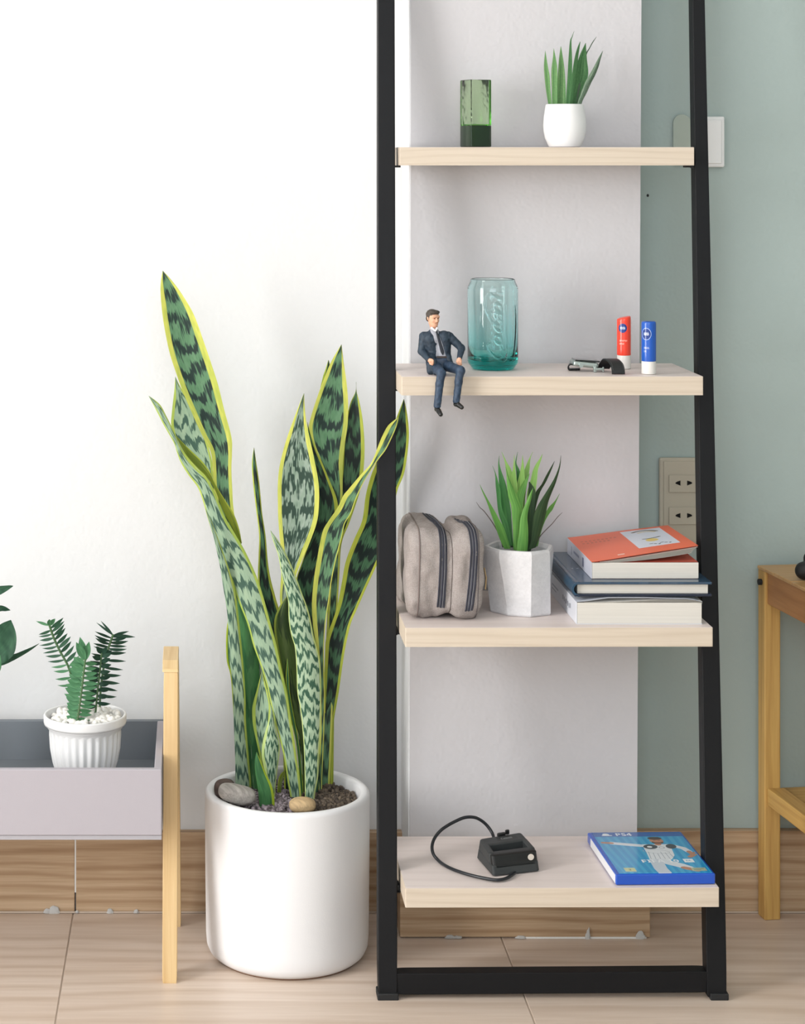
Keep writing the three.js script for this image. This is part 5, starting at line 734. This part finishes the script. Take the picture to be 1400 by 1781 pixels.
// ---------------------------------------------------------------- can-shaped glass
{
  const D = 2.864, c = V(xAt(857, D), SHELF.y2 + 0.0004, -D), k = D / F, y = (p) => Math.max(0, yAt(p, D) - c.y), t = thing('can_shaped_glass', 'teal drinking glass shaped like a can with raised script lettering', 'glass', c);
  const prof = [[0.001, 0.0006], [20, 0.0006], [26, 0], [33.5, 0], [36, 0.001], [42.6, y(631.5)], [43.5, y(628)], [43.8, y(622)], [43.8, y(520)], [43.8, y(504)], [43.2, y(499)], [38.6, y(488.5)], [38, y(485.6)], [37.4, y(484.8)]].map(([r, h], i) => [i ? r * k : r, h]);
  const N = 240, MR = 220, dense = [];
  { let L = [0]; for (let i = 1; i < prof.length; i++) L.push(L[i - 1] + Math.hypot(prof[i][0] - prof[i - 1][0], prof[i][1] - prof[i - 1][1])); const tot = L[L.length - 1]; for (let j = 0; j <= MR; j++) { const s = tot * j / MR; let i = 1; while (i < L.length - 1 && L[i] < s) i++; const f = (s - L[i - 1]) / (L[i] - L[i - 1]); dense.push([mix(prof[i - 1][0], prof[i][0], f), mix(prof[i - 1][1], prof[i][1], f)]); } }
  // raised lettering: drawn once, read as heights
  const CW = 512, CH = 512, cv = document.createElement('canvas'); cv.width = CW; cv.height = CH; const g2 = cv.getContext('2d'); g2.fillStyle = '#000'; g2.fillRect(0, 0, CW, CH);
  g2.strokeStyle = g2.fillStyle = '#fff'; g2.lineCap = 'round'; g2.lineJoin = 'round';
  g2.save(); g2.translate(CW * 0.52, CH * 0.93); g2.rotate(-Math.PI / 2); g2.transform(1, 0, -0.32, 1, 0, 0); g2.lineWidth = 13;
  const sw = (pts) => { g2.beginPath(); g2.moveTo(...pts[0]); for (let i = 1; i + 2 < pts.length + 0; i += 3) g2.bezierCurveTo(...pts[i], ...pts[i + 1], ...pts[i + 2]); g2.stroke(); };
  g2.font = 'bold 150px serif'; g2.fillText('oca', 92, 46); g2.fillText('ola', 318, 46);
  sw([[86, -66], [70, -108], [20, -92], [4, -22], [-6, 40], [44, 66], [96, 28]]); sw([[6, 10], [-30, 80], [60, 130], [190, 84], [260, 60], [330, 96], [400, 74]]);
  sw([[316, -64], [302, -104], [252, -92], [238, -26], [232, 36], [272, 60], [322, 30]]); sw([[286, -96], [350, -150], [420, -110], [452, -60]]); g2.lineWidth = 10; sw([[206, -30], [220, -34], [232, -34], [246, -36]]);
  g2.restore(); g2.lineWidth = 9; g2.globalAlpha = 0.5; g2.beginPath(); g2.moveTo(CW * 0.90, CH * 0.2); g2.quadraticCurveTo(CW * 0.95, CH * 0.6, CW * 0.84, CH * 0.97); g2.stroke();
  const im = g2.getImageData(0, 0, CW, CH).data, relief = (u, v) => { if (u < 0 || u > 1 || v < 0 || v > 1) return 0; let s = 0; for (let a = -2; a <= 2; a++) for (let b = -2; b <= 2; b++) { const i = clamp(Math.round(u * (CW - 1)) + a * 2, 0, CW - 1), j = clamp(Math.round((1 - v) * (CH - 1)) + b * 2, 0, CH - 1); s += im[(j * CW + i) * 4]; } return s / 25 / 255; };
  const pos = [], idx = [], h0 = y(628), h1 = y(506);
  dense.forEach(([r, h]) => { for (let i = 0; i < N; i++) { const a = i / N * 2 * Math.PI, th = ((a + Math.PI * 3) % (2 * Math.PI)) - Math.PI, u = 0.5 + Math.sin(clamp(th, -1.5, 1.5)) * 0.5, on = Math.abs(th) < 1.5 ? relief(u, (h - h0) / (h1 - h0)) : 0, R = r + 0.0015 * on; pos.push(c.x + R * Math.sin(a), c.y + h, c.z + R * Math.cos(a)); } });
  const outer = dense.length;
  // the wall grows thicker towards the foot, over a solid base
  const inn = [[36.4, 485.2], [36.0, 487], [41.2, 500], [41.9, 506], [41.5, 535], [40.2, 570], [38.2, 600], [36.4, 616], [32, 624], [20, 627]].map(([r, p]) => [r * k, y(p)]); inn.push([0.001, y(627)]);
  inn.forEach(([r, h]) => { for (let i = 0; i < N; i++) { const a = i / N * 2 * Math.PI; pos.push(c.x + r * Math.sin(a), c.y + h, c.z + r * Math.cos(a)); } });
  for (let j = 0; j < outer + inn.length - 1; j++) for (let i = 0; i < N; i++) { const a = j * N + i, b = j * N + (i + 1) % N; idx.push(a, b, b + N, a, b + N, a + N); }
  const g = new THREE.BufferGeometry(); g.setAttribute('position', new THREE.Float32BufferAttribute(pos, 3)); g.setIndex(idx); g.setAttribute('uv', new THREE.Float32BufferAttribute(new Float32Array(pos.length / 3 * 2), 2)); g.computeVertexNormals();
  part(t, 'body', g, phys({ color: 0xffffff, roughness: 0.02, transmission: 1, thickness: 0.01, ior: 1.48, attenuationColor: new THREE.Color(0.13, 0.74, 0.71), attenuationDistance: 0.021 }));
}
// ---------------------------------------------------------------- square green tumbler on the top board
{
  const D = 2.912, c = V(xAt(827.3, D), SHELF.y1 + 0.0004, -D), s = 40.4 * D / F / 2, hh = yAt(139.3, D) - c.y, hb = yAt(219, D) - c.y, t = thing('green_tumbler', 'square green glass tumbler with a dark lower part on the top board', 'glass', c);
  const rot = -0.36, sq = (h, r, y) => { const o = []; for (let q = 0; q < 4; q++) for (let i = 0; i < 6; i++) { const a = q * Math.PI / 2 + i / 5 * Math.PI / 2, cx = (h - r) * [1, -1, -1, 1][q], cz = (h - r) * [1, 1, -1, -1][q], x = cx + r * Math.cos(a), z = cz + r * Math.sin(a); o.push(V(c.x + x * Math.cos(rot) - z * Math.sin(rot), c.y + y, c.z + x * Math.sin(rot) + z * Math.cos(rot))); } return o.reverse(); };
  const wall = loft([sq(s - 0.0004, 0.0014, hb + 0.0002), sq(s, 0.0016, hb + 0.0006), sq(s, 0.0016, hh - 0.0012), sq(s - 0.0006, 0.0012, hh), sq(s - 0.0024, 0.001, hh), sq(s - 0.003, 0.001, hh - 0.001), sq(s - 0.0032, 0.001, hb + 0.002)], true, true);
  part(t, 'glass_wall', toCreasedNormals(metres(wall, 'y'), 0.6), phys({ color: 0xffffff, roughness: 0.12, transmission: 1, thickness: 0.006, ior: 1.48, attenuationColor: new THREE.Color(0.44, 0.76, 0.30), attenuationDistance: 0.016, bumpMap: plasterBump, bumpScale: 0.0006 }));
  part(t, 'solid_foot', toCreasedNormals(metres(loft([sq(s - 0.0012, 0.0014, 0), sq(s, 0.0016, 0.001), sq(s, 0.0016, hb - 0.0002), sq(s - 0.0004, 0.0014, hb)], true, true), 'y'), 0.6), phys({ color: srgb(22, 44, 20), roughness: 0.16 }), 'dark green lower part');
}
// ---------------------------------------------------------------- lip balms
function balm(px, d, r, top, split, label, colour, slant, draw) {
  const c = V(xAt(px, d), SHELF.y2, -d), h = yAt(top, d) - c.y, hs = yAt(split, d) - c.y, t = thing('lip_balm', label, 'lip balm', c, undefined);
  part(t, 'base', lathe([[0.001, 0.0002], [r * 0.9, 0.0002], [r * 0.98, 0.0012], [r * 0.98, hs - 0.0004], [r * 0.9, hs]], c.x, c.y, c.z, 48), phys({ color: srgb(232, 228, 222), roughness: 0.4 }));
  const g = new THREE.LatheGeometry([[r * 0.9, hs], [r, hs + 0.0006], [r, hs + 0.01], [r, mix(hs, h, 0.5)], [r, h - 0.004], [r * 0.96, h - 0.0014], [r * 0.86, h - 0.0003], [0.0005, h]].map(([a, b]) => new THREE.Vector2(a, b)), 64), p = g.attributes.position, uv = g.attributes.uv;
  for (let i = 0; i < p.count; i++) { const a = Math.atan2(p.getX(i), p.getZ(i)), yy = p.getY(i); uv.setXY(i, 0.5 + a / (2 * Math.PI), (yy - hs) / (h - hs)); if (slant && yy > h - 0.005) p.setY(i, yy + slant * (p.getX(i) / r) * smooth(h - 0.005, h, yy) - Math.abs(slant)); }
  g.computeVertexNormals(); g.translate(c.x, c.y, c.z);
  part(t, 'cap', g, phys({ map: canvasTex(512, 512, (k) => { k.fillStyle = colour; k.fillRect(0, 0, 512, 512); draw(k); }), roughness: 0.3, clearcoat: 0.3 }));
}
const oval = (k, x, y, a, b, ring) => { k.fillStyle = '#173a86'; k.beginPath(); k.ellipse(x, y, a, b, 0, 0, 7); k.fill(); if (ring) { k.strokeStyle = '#e9eef6'; k.lineWidth = 4; k.beginPath(); k.ellipse(x, y, a + 5, b + 8, 0, 0, 7); k.stroke(); } k.save(); k.translate(x, y); k.scale(0.52, 1.25); k.fillStyle = '#f2f5fa'; k.font = 'bold 40px sans-serif'; k.textAlign = 'center'; k.fillText('NIVEA', 0, 14); k.restore(); };
const small = (k, lines, x, y) => { k.save(); k.translate(x, y); k.scale(0.52, 1.25); k.fillStyle = 'rgba(255,235,235,0.9)'; k.font = '28px sans-serif'; lines.forEach((s, i) => k.fillText(s, 0, i * 34)); k.restore(); };
balm(1085, 2.868, 12 * 2.868 / F, 548.6, 617.6, 'red lip balm stick with a slanted top and white base', '#f2442e', 0.0022, (k) => { oval(k, 224, 148, 52, 66, false); k.fillStyle = 'rgba(255,225,215,0.75)'; for (const [n, yy] of [[8, 310], [5, 350]]) for (let i = 0; i < n; i++) k.fillRect(186 + i * 12, yy, 7, 22 - (i % 3) * 4); });
balm(1128.2, 2.796, 12.6 * 2.796 / F, 558.4, 628, 'blue lip balm stick with a white base at the right end of the board', '#1556b8', 0, (k) => { oval(k, 210, 160, 50, 66, true); small(k, ['ORIGINAL', 'CARE'], 180, 350); });
// ---------------------------------------------------------------- wristwatch with a leather strap
{
  const y = SHELF.y2, c = at(1019, 629, 2.838), t = thing('wristwatch', 'steel wristwatch with a black leather strap lying on the board', 'watch', V(c.x, y, c.z));
  const steel = phys({ color: srgb(178, 190, 186), metalness: 0.9, roughness: 0.28 }), leather = phys({ color: srgb(24, 27, 28), roughness: 0.45 }), X = (px, d = 2.838) => xAt(px, d);
  const cs = bx(-0.0175, 0.0175, -0.0038, 0.0038, -0.016, 0.016, 0.0032); cs.rotateZ(-0.10); cs.translate(X(1015.5), y + 0.0102, -2.838); part(t, 'watch_case', cs, steel);
  const gl = bx(-0.0168, 0.0172, 0.0034, 0.0054, -0.0145, 0.0145, 0.001); gl.rotateZ(-0.06); gl.translate(X(1018), y + 0.0108, -2.838); part(t, 'dial_glass', gl, phys({ color: srgb(18, 24, 24), roughness: 0.12, clearcoat: 0.6 }));
  const crown = new THREE.CylinderGeometry(0.0028, 0.0028, 0.004, 20); crown.rotateX(Math.PI / 2); crown.translate(X(1006), y + 0.0092, -2.838 + 0.0178); part(t, 'crown', crown, steel);
  // strap: a band swept along a path, w wide across it
  const band = (pts, wv, th) => { const cu = new THREE.CatmullRomCurve3(pts, false, 'centripetal'), R = []; for (let i = 0; i <= 40; i++) { const p = cu.getPoint(i / 40), tg = cu.getTangent(i / 40), sd = wv.clone().normalize(), n = tg.clone().cross(sd).normalize(), w = wv.length() / 2, e = 0.0006; R.push([[-w, th / 2 - e], [-w + e, th / 2], [w - e, th / 2], [w, th / 2 - e], [w, -th / 2 + e], [w - e, -th / 2], [-w + e, -th / 2], [-w, -th / 2 + e]].map(([a, b]) => p.clone().addScaledVector(sd, a).addScaledVector(n, b))); } return loft(R); };
  const wv = V(-0.004, 0, 0.0185);
  part(t, 'strap', band([V(X(1000), y + 0.0085, -2.842), V(X(994), y + 0.0092, -2.844), V(X(990.5), y + 0.006, -2.846), V(X(992), y + 0.0018, -2.848), V(X(999), y + 0.0015, -2.850), V(X(1012), y + 0.0016, -2.852)], wv, 0.0018), leather);
  const far = part(t, 'strap', band([V(X(1050), y + 0.0035, -2.842), V(X(1054), y + 0.0120, -2.834), V(X(1060, 2.82), y + 0.0172, -2.822), V(X(1066, 2.81), y + 0.0172, -2.809), V(X(1072, 2.80), y + 0.0128, -2.798), V(X(1075, 2.79), y + 0.0062, -2.790), V(X(1075.5, 2.786), y + 0.0018, -2.786)], V(-0.0175, 0, -0.001), 0.0028), leather);
  for (const o of [-0.0072, 0.0072]) part(far, 'stitching', band([V(X(1066, 2.81) + o, y + 0.0186, -2.8085), V(X(1072, 2.80) + o, y + 0.0141, -2.7968), V(X(1075, 2.79) + o, y + 0.0068, -2.7885)], V(-0.0006, 0, 0), 0.0006), std({ color: srgb(84, 86, 84), roughness: 0.8 }));
  part(t, 'buckle', merged([bx(X(1032.5, 2.818), X(1038, 2.818), y + 0.0004, y + 0.0085, -2.822, -2.818, 0.001), bx(X(1032.5, 2.818), X(1051, 2.818), y + 0.0028, y + 0.0062, -2.8205, -2.8175, 0.001), bx(X(1048, 2.818), X(1051, 2.818), y + 0.0004, y + 0.0075, -2.8215, -2.8185, 0.001)]), steel);
}
// ---------------------------------------------------------------- small jointed figure of a man in a suit, sitting on the edge of the board
{
  const D = 2.80, k = 0.001, y = SHELF.y2;
  const t = thing('action_figure', 'toy figure of a man in a navy suit sitting on the board edge', 'figure', V(xAt(760, D), y, -D));
  const P = (px, py, d = D) => at(px, py, d), c = (a, b, ra, rb) => cone(a, b, ra * k, rb * k);
  const J = { neck: P(755, 571, 2.800), chest: P(757, 588, 2.802), waist: P(766, 622, 2.802), hip: P(767, 636, 2.800), shL: P(737, 585, 2.806), elL: P(733.5, 611, 2.803), wrL: P(746, 626, 2.783), shR: P(781, 585, 2.800), elR: P(802.5, 605.5, 2.797), wrR: P(799, 623.5, 2.783), hipL: P(758, 638, 2.797), hipR: P(776, 636, 2.795), knL: P(767.5, 649, 2.7515), knR: P(801, 644.5, 2.7515), anL: P(760.5, 706, 2.7525), anR: P(793.5, 697, 2.7525), toL: P(766.5, 722, 2.7425), toR: P(803, 709.5, 2.7445) };
  // head, turned to its left and bent down a little
  const hc = P(753, 553.5, 2.798), fw = V(0.50, -0.16, 0.85).normalize(), rt = V(0, 1, 0).cross(fw).normalize(), upv = fw.clone().cross(rt).normalize();
  const hp = (r, u, f) => hc.clone().addScaledVector(rt, r * k).addScaledVector(upv, u * k).addScaledVector(fw, f * k);   // right of the viewer, up, forward, in millimetres
  const ell = (o, a, b, d) => (x, yy, z) => { const dx = x - o.x, dy = yy - o.y, dz = z - o.z, p = (dx * rt.x + dy * rt.y + dz * rt.z) / a, q = (dx * upv.x + dy * upv.y + dz * upv.z) / b, r = (dx * fw.x + dy * fw.y + dz * fw.z) / d, l = Math.sqrt(p * p + q * q + r * r); return (l - 1) * Math.min(a, b, d); };
  const e = (r, u, f, a, b, d) => ell(hp(r, u, f), a * k, b * k, d * k);
  const sub = (a, b, s) => (x, yy, z) => -smin(-a(x, yy, z), b(x, yy, z), s);
  let head = union([e(0, 2.6, -1.2, 7.6, 8.2, 9.0), e(0, -3.2, 2.2, 6.2, 8.2, 6.8), e(0, -8.4, 5.0, 3.6, 2.6, 3.0), e(0, 3.4, 6.6, 4.4, 1.2, 1.2)], 3.2 * k);
  head = union([head, c(hp(0, 2.4, 7.6), hp(0, -2.0, 9.6), 0.9, 1.35), e(0, -2.4, 8.7, 2.0, 1.0, 1.1)], 1.1 * k);
  for (const s of [-1, 1]) { head = sub(head, e(s * 2.9, 1.5, 8.4, 1.8, 1.15, 1.3), 1.0 * k); head = union([head, e(s * 3.9, -2.4, 6.0, 2.0, 2.0, 1.6), e(s * 7.7, -0.2, -0.6, 1.0, 2.6, 1.7)], 1.2 * k); }
  head = union([sub(head, e(0, -5.3, 8.6, 2.3, 0.35, 1.0), 0.5 * k), e(0, -6.3, 7.6, 1.9, 0.75, 1.0)], 0.7 * k);
  const neckF = c(J.neck, hp(0, -6, -1), 4.6, 4.8);
  // hands: palm, four bent fingers of different lengths, thumb from the side
  const handParts = (w, dir, side, curl) => {
    const f = dir.clone().normalize(), s = side.clone().addScaledVector(f, -side.dot(f)).normalize(), n = f.clone().cross(s).normalize(), pt = (a, b, g) => w.clone().addScaledVector(f, a * k).addScaledVector(s, b * k).addScaledVector(n, g * k), o = [c(pt(0, 0, 0), pt(3, 0, 0), 2.6, 2.8), c(pt(3, -1.8, 0), pt(5.2, -2.1, 0), 1.7, 1.5), c(pt(3, 1.8, 0), pt(5.2, 2.1, 0), 1.7, 1.5)];
    [[-2.4, 3.4], [-0.8, 4.2], [0.8, 4.0], [2.4, 3.0]].forEach(([b, l]) => { const a1 = pt(5.6, b, 0), a2 = pt(5.6 + l * 0.62, b * 1.05, curl * l * 0.35), a3 = pt(5.6 + l * 0.75, b * 1.05, curl * l * 0.85), a4 = pt(5.6 + l * 0.4, b, curl * l * 1.15); o.push(c(a1, a2, 0.95, 0.88), c(a2, a3, 0.88, 0.82), c(a3, a4, 0.82, 0.7)); });
    o.push(c(pt(1.5, -2.4, 0.4), pt(4.0, -3.9, curl * 1.4), 1.2, 1.0), c(pt(4.0, -3.9, curl * 1.4), pt(6.2, -3.2, curl * 2.4), 1.0, 0.8)); return o;
  };
  const hL = handParts(J.wrL, V(0.75, -0.35, 0.55), V(0.1, 0.9, 0.5), 1), hR = handParts(J.wrR, V(-0.10, -0.9, 0.35), V(1, 0, 0.5), -1);
  const handsF = union([...hL, ...hR], 0.9 * k);
  const trunk = union([c(J.neck, J.chest, 4.4, 7), c(P(748, 590, 2.803), P(760, 622, 2.803), 6.6, 6.2), c(P(770, 588, 2.80), P(771, 622, 2.80), 6.4, 6.2), c(J.waist, J.hip, 6.2, 6.6), c(J.shL, J.shR, 4.5, 4.5), c(J.shL, J.elL, 4.0, 3.2), c(J.elL, J.wrL, 3.2, 2.4), c(J.shR, J.elR, 4.0, 3.2), c(J.elR, J.wrR, 3.2, 2.4), c(J.hipL, J.knL, 6.0, 4.6), c(J.hipR, J.knR, 6.0, 4.6), c(J.knL, J.anL, 4.4, 1.8), c(J.knR, J.anR, 4.4, 1.8), c(J.anL, J.toL, 1.6, 1.2), c(J.anR, J.toR, 1.6, 1.2)], 3 * k);
  const bodyF = (x, yy, z) => Math.min(smin(trunk(x, yy, z), neckF(x, yy, z), 2 * k));
  const skin = phys({ color: srgb(226, 172, 142), roughness: 0.55 });
  const box = (pts, m) => { const b = new THREE.Box3().setFromPoints(pts).expandByScalar(m * k); return [b.min, b.max]; };
  const all = Object.values(J), coarse = netOf((x, yy, z) => { const d = bodyF(x, yy, z); return d; }, ...box([...all, J.chest.clone().add(V(0, 0, 0.01))], 12), 0.95 * k);
  const hf = (x, yy, z) => smin(head(x, yy, z), neckF(x, yy, z), 1.5 * k);
  const body = part(t, 'body', merged([coarse, netOf(hf, ...box([hp(0, 0, 0), J.neck], 14.5), 0.42 * k), netOf(union([...hL, c(J.elL.clone().lerp(J.wrL, 0.6), J.wrL, 2.4, 2.4)], 0.8 * k), ...box([J.wrL, J.wrL.clone().add(V(0.008, -0.004, 0.006))], 9), 0.4 * k), netOf(union([...hR, c(J.elR.clone().lerp(J.wrR, 0.6), J.wrR, 2.4, 2.4)], 0.8 * k), ...box([J.wrR, J.wrR.clone().add(V(0, -0.008, 0.003))], 9), 0.4 * k)]), skin);
  // face details and hair
  const hairF = (x, yy, z) => { const cap = union([e(0, 4.4, -2.2, 8.3, 7.6, 9.2), e(1.5, 9.2, 3.2, 5.6, 2.6, 4.6), e(-2, 9.0, 2.0, 5.6, 2.6, 5.0), e(-7.2, 1.6, 0.6, 1.2, 3.4, 1.8), e(7.2, 1.6, 0.6, 1.2, 3.4, 1.8), e(0, -1.5, -6.6, 6.6, 5, 3.6)], 1.4 * k)(x, yy, z); const r = (x - hc.x) * rt.x + (z - hc.z) * rt.z, f = (x - hc.x) * fw.x + (yy - hc.y) * fw.y + (z - hc.z) * fw.z, u = (x - hc.x) * upv.x + (yy - hc.y) * upv.y + (z - hc.z) * upv.z; const line = (5.6 - Math.abs(r / k) * 0.16) * k; return Math.max(cap - 0.14 * k * Math.sin((f * 0.9 + r) / k * 2.6), Math.min(line - u, Math.max(f - 1.6 * k, 0) > 0 ? 1 : f - 1.6 * k)); };
  part(t, 'hair', netOf(hairF, ...box([hc], 15), 0.45 * k), std({ color: srgb(70, 62, 56), roughness: 0.6 }));
  const dark = std({ color: srgb(52, 40, 36), roughness: 0.5 });
  part(t, 'face_detail', merged([-1, 1].flatMap((s) => [netOf(e(s * 2.9, 1.3, 7.3, 1.15, 0.55, 0.7), ...box([hp(s * 2.9, 1.3, 7.3)], 2), 0.2 * k), netOf(c(hp(s * 1.5, 3.0, 8.6), hp(s * 4.8, 3.2, 7.2), 0.42, 0.3), ...box([hp(s * 3, 3.2, 7.6)], 3.5), 0.22 * k)])), dark, 'dark brows and eyes');
  // clothes, as shells over the body
  const jkT = union([c(P(747, 589, 2.803), P(756, 624, 2.804), 9.8, 8.6), c(P(772, 587, 2.80), P(773, 622, 2.802), 9.2, 8.6), c(J.shL, J.shR, 6.0, 5.6), c(P(755, 578, 2.803), J.chest, 6.5, 9)], 3 * k);
  const sleeves = union([c(J.shL, J.elL, 6.2, 5.2), c(J.elL, J.elL.clone().lerp(J.wrL, 0.92), 5.2, 4.0), c(J.shR, J.elR, 6.0, 5.0), c(J.elR, J.elR.clone().lerp(J.wrR, 0.92), 5.0, 3.8)], 1.4 * k);
  const tails = union([c(P(748, 622, 2.795), P(749, 645, 2.79), 6.2, 5.4), c(P(756, 630, 2.79), P(757, 648, 2.778), 4.4, 3.4), c(P(779, 622, 2.798), P(786, 638, 2.79), 5.2, 3.0)], 3 * k);
  const opening = union([c(P(755, 571, 2.790), P(759.5, 584, 2.7905), 4.4, 5.4), c(P(759.5, 584, 2.7905), P(768.5, 622, 2.790), 5.4, 7.2), c(P(768.5, 622, 2.788), P(772, 640, 2.784), 7.4, 9.5)], 2 * k);
  const wr = (x, yy, z) => 0.55 * k * (fbm(x * 420 + 7, yy * 330 + z * 260, 3) - 0.5) * 2;
  const jacket = (x, yy, z) => { const d = smin(smin(jkT(x, yy, z), sleeves(x, yy, z), 1.6 * k), tails(x, yy, z), 3 * k) - wr(x, yy, z); return Math.max(-smin(-d, opening(x, yy, z), 0.8 * k), y + 0.0003 - yy); };
  const cloth = (a, b, r) => std({ map: dataTex(128, 128, (u, v) => lerp3(a, b, clamp(wrapNoise(u * 8, v * 8, 8, 8) * 0.7 + wrapNoise(u * 50, v * 50, 50, 50) * 0.5 - 0.1, 0, 1)), true, 40, 40), roughness: r });
  const navy = cloth([48, 66, 82], [24, 38, 52], 0.6), jeans = cloth([58, 80, 104], [30, 46, 66], 0.55);
  part(t, 'jacket', netOf(jacket, ...box([J.shL, J.shR, J.elL, J.elR, J.wrL, J.wrR, J.neck, P(750, 650, 2.78)], 12), 0.7 * k), navy);
  const lap = (a, b, m2, w) => { const pr = (p) => p; const o = []; for (let i = 0; i <= 10; i++) { const s = i / 10, p = a.clone().lerp(m2, Math.min(1, s * 2)).lerp(m2.clone().lerp(b, Math.max(0, s * 2 - 1)), s > 0.5 ? 1 : 0), ww = w * k * Math.sin(Math.PI * (0.12 + 0.8 * s)); o.push([V(p.x - ww / 2, p.y, p.z), V(p.x + ww / 2, p.y, p.z + 0.0004), V(p.x + ww / 2, p.y, p.z - 0.0012), V(p.x - ww / 2, p.y, p.z - 0.0016)]); } return loft(o); };
  // find the front of a field at a given place in the picture
  const frontOf = (f, px, py) => { let d = 2.765; for (let i = 0; i < 160; i++) { const p = P(px, py, d), v = f(p.x, p.y, p.z); if (v < 0.00003) break; d += Math.max(v * 0.6, 0.00015); } return d; };
  const shirtF = union([c(P(755, 574, 2.800), J.chest, 5.4, 8.2), c(P(750, 590, 2.803), P(761, 626, 2.803), 7.6, 7.8), c(P(769, 588, 2.801), P(771, 626, 2.801), 7.4, 7.8)], 3 * k);
  part(t, 'shirt', netOf((x, yy, z) => Math.max(shirtF(x, yy, z), P(0, 622, D).y - yy), ...box([P(755, 570), P(772, 624), J.chest], 11), 0.7 * k), cloth([176, 178, 186], [148, 150, 160], 0.7), 'pale grey shirt');
  part(t, 'collar', union2([[P(751.0, 570.5, 2.7945), P(757.0, 575.5, 2.7915)], [P(760.0, 571.0, 2.7935), P(757.6, 575.5, 2.7915)]].map(([a, b]) => c(a, b, 1.7, 1.1))), std({ color: srgb(232, 232, 236), roughness: 0.7 }), 'white collar');
  function union2(fs) { return merged(fs.map((f) => netOf(f, ...box([P(751, 570, 2.795), P(761, 576, 2.79)], 5), 0.35 * k))); }
  const strip = (f, pts, th) => loft(pts.map(([px, py, w]) => { const d = frontOf(f, px, py) - 0.0004, a = P(px - w / 2, py, d), b = P(px + w / 2, py, d), z = V(0, 0, th * k); return [a.clone().add(z), b.clone().add(z), b.clone().sub(z), a.clone().sub(z)]; }));
  part(t, 'tie', strip(shirtF, [[758.5, 574, 3.6], [759.5, 578, 3.0], [762, 586, 4.2], [765, 596, 5.2], [768, 607, 6.2], [769.5, 613, 6.0], [770, 617.5, 1.0]], 0.6), std({ color: srgb(28, 34, 44), roughness: 0.6 }), 'dark tie');
  const trF = union([c(P(763, 628, 2.801), P(765, 637, 2.799), 8.6, 8.6), c(P(771, 628, 2.80), P(772, 636, 2.798), 8.4, 8.4), c(J.hipL, J.knL, 7.6, 5.9), c(J.hipR, J.knR, 7.4, 5.9), c(J.knL, P(764.5, 668, 2.7525), 5.7, 5.2), c(P(764.5, 668, 2.7525), P(760.5, 706, 2.7525), 5.2, 4.9), c(J.knR, P(797.5, 664, 2.7525), 5.6, 5.0), c(P(797.5, 664, 2.7525), P(793.6, 697.5, 2.7525), 5.0, 4.6)], 2.2 * k);
  part(t, 'trousers', netOf((x, yy, z) => { const d = trF(x, yy, z) - wr(x, yy, z) * 0.7, hang = z > -2.7655; return Math.max(d, hang ? -1 : y + 0.0002 - yy, P(0, 709, 2.7525).y - yy + (x > P(780, 0, 2.75).x ? 0.0065 : 0)); }, ...box([J.hipL, J.hipR, J.knL, J.knR, J.anL, J.anR], 11), 0.7 * k), jeans);
  part(t, 'belt', strip((x, yy, z) => Math.min(trF(x, yy, z), shirtF(x, yy, z)), [[768, 619.3, 17], [768, 622.8, 17]], 0.5), dark);
  const shoe = (an, to, dx) => union([c(an.clone().add(V(0, 0.0045, 0)), an, 3.6, 3.7), c(an.clone().add(V(0, -0.0005, -0.001)), an.clone().add(V(-dx * 0.0002, -0.0045, -0.0012)), 3.4, 3.6), c(an.clone().lerp(to, 0.35).add(V(0, -0.002, 0)), to.clone().add(V(0, 0.0008, 0)), 3.6, 2.9)], 2 * k);
  const black = phys({ color: srgb(22, 23, 25), roughness: 0.25 });
  for (const [a, b, s] of [[J.anL, J.toL, 1], [J.anR, J.toR, 1]]) part(t, 'shoe', netOf(shoe(a, b, s), ...box([a, b], 11), 0.55 * k), black);
}
renderer.render(scene, camera);
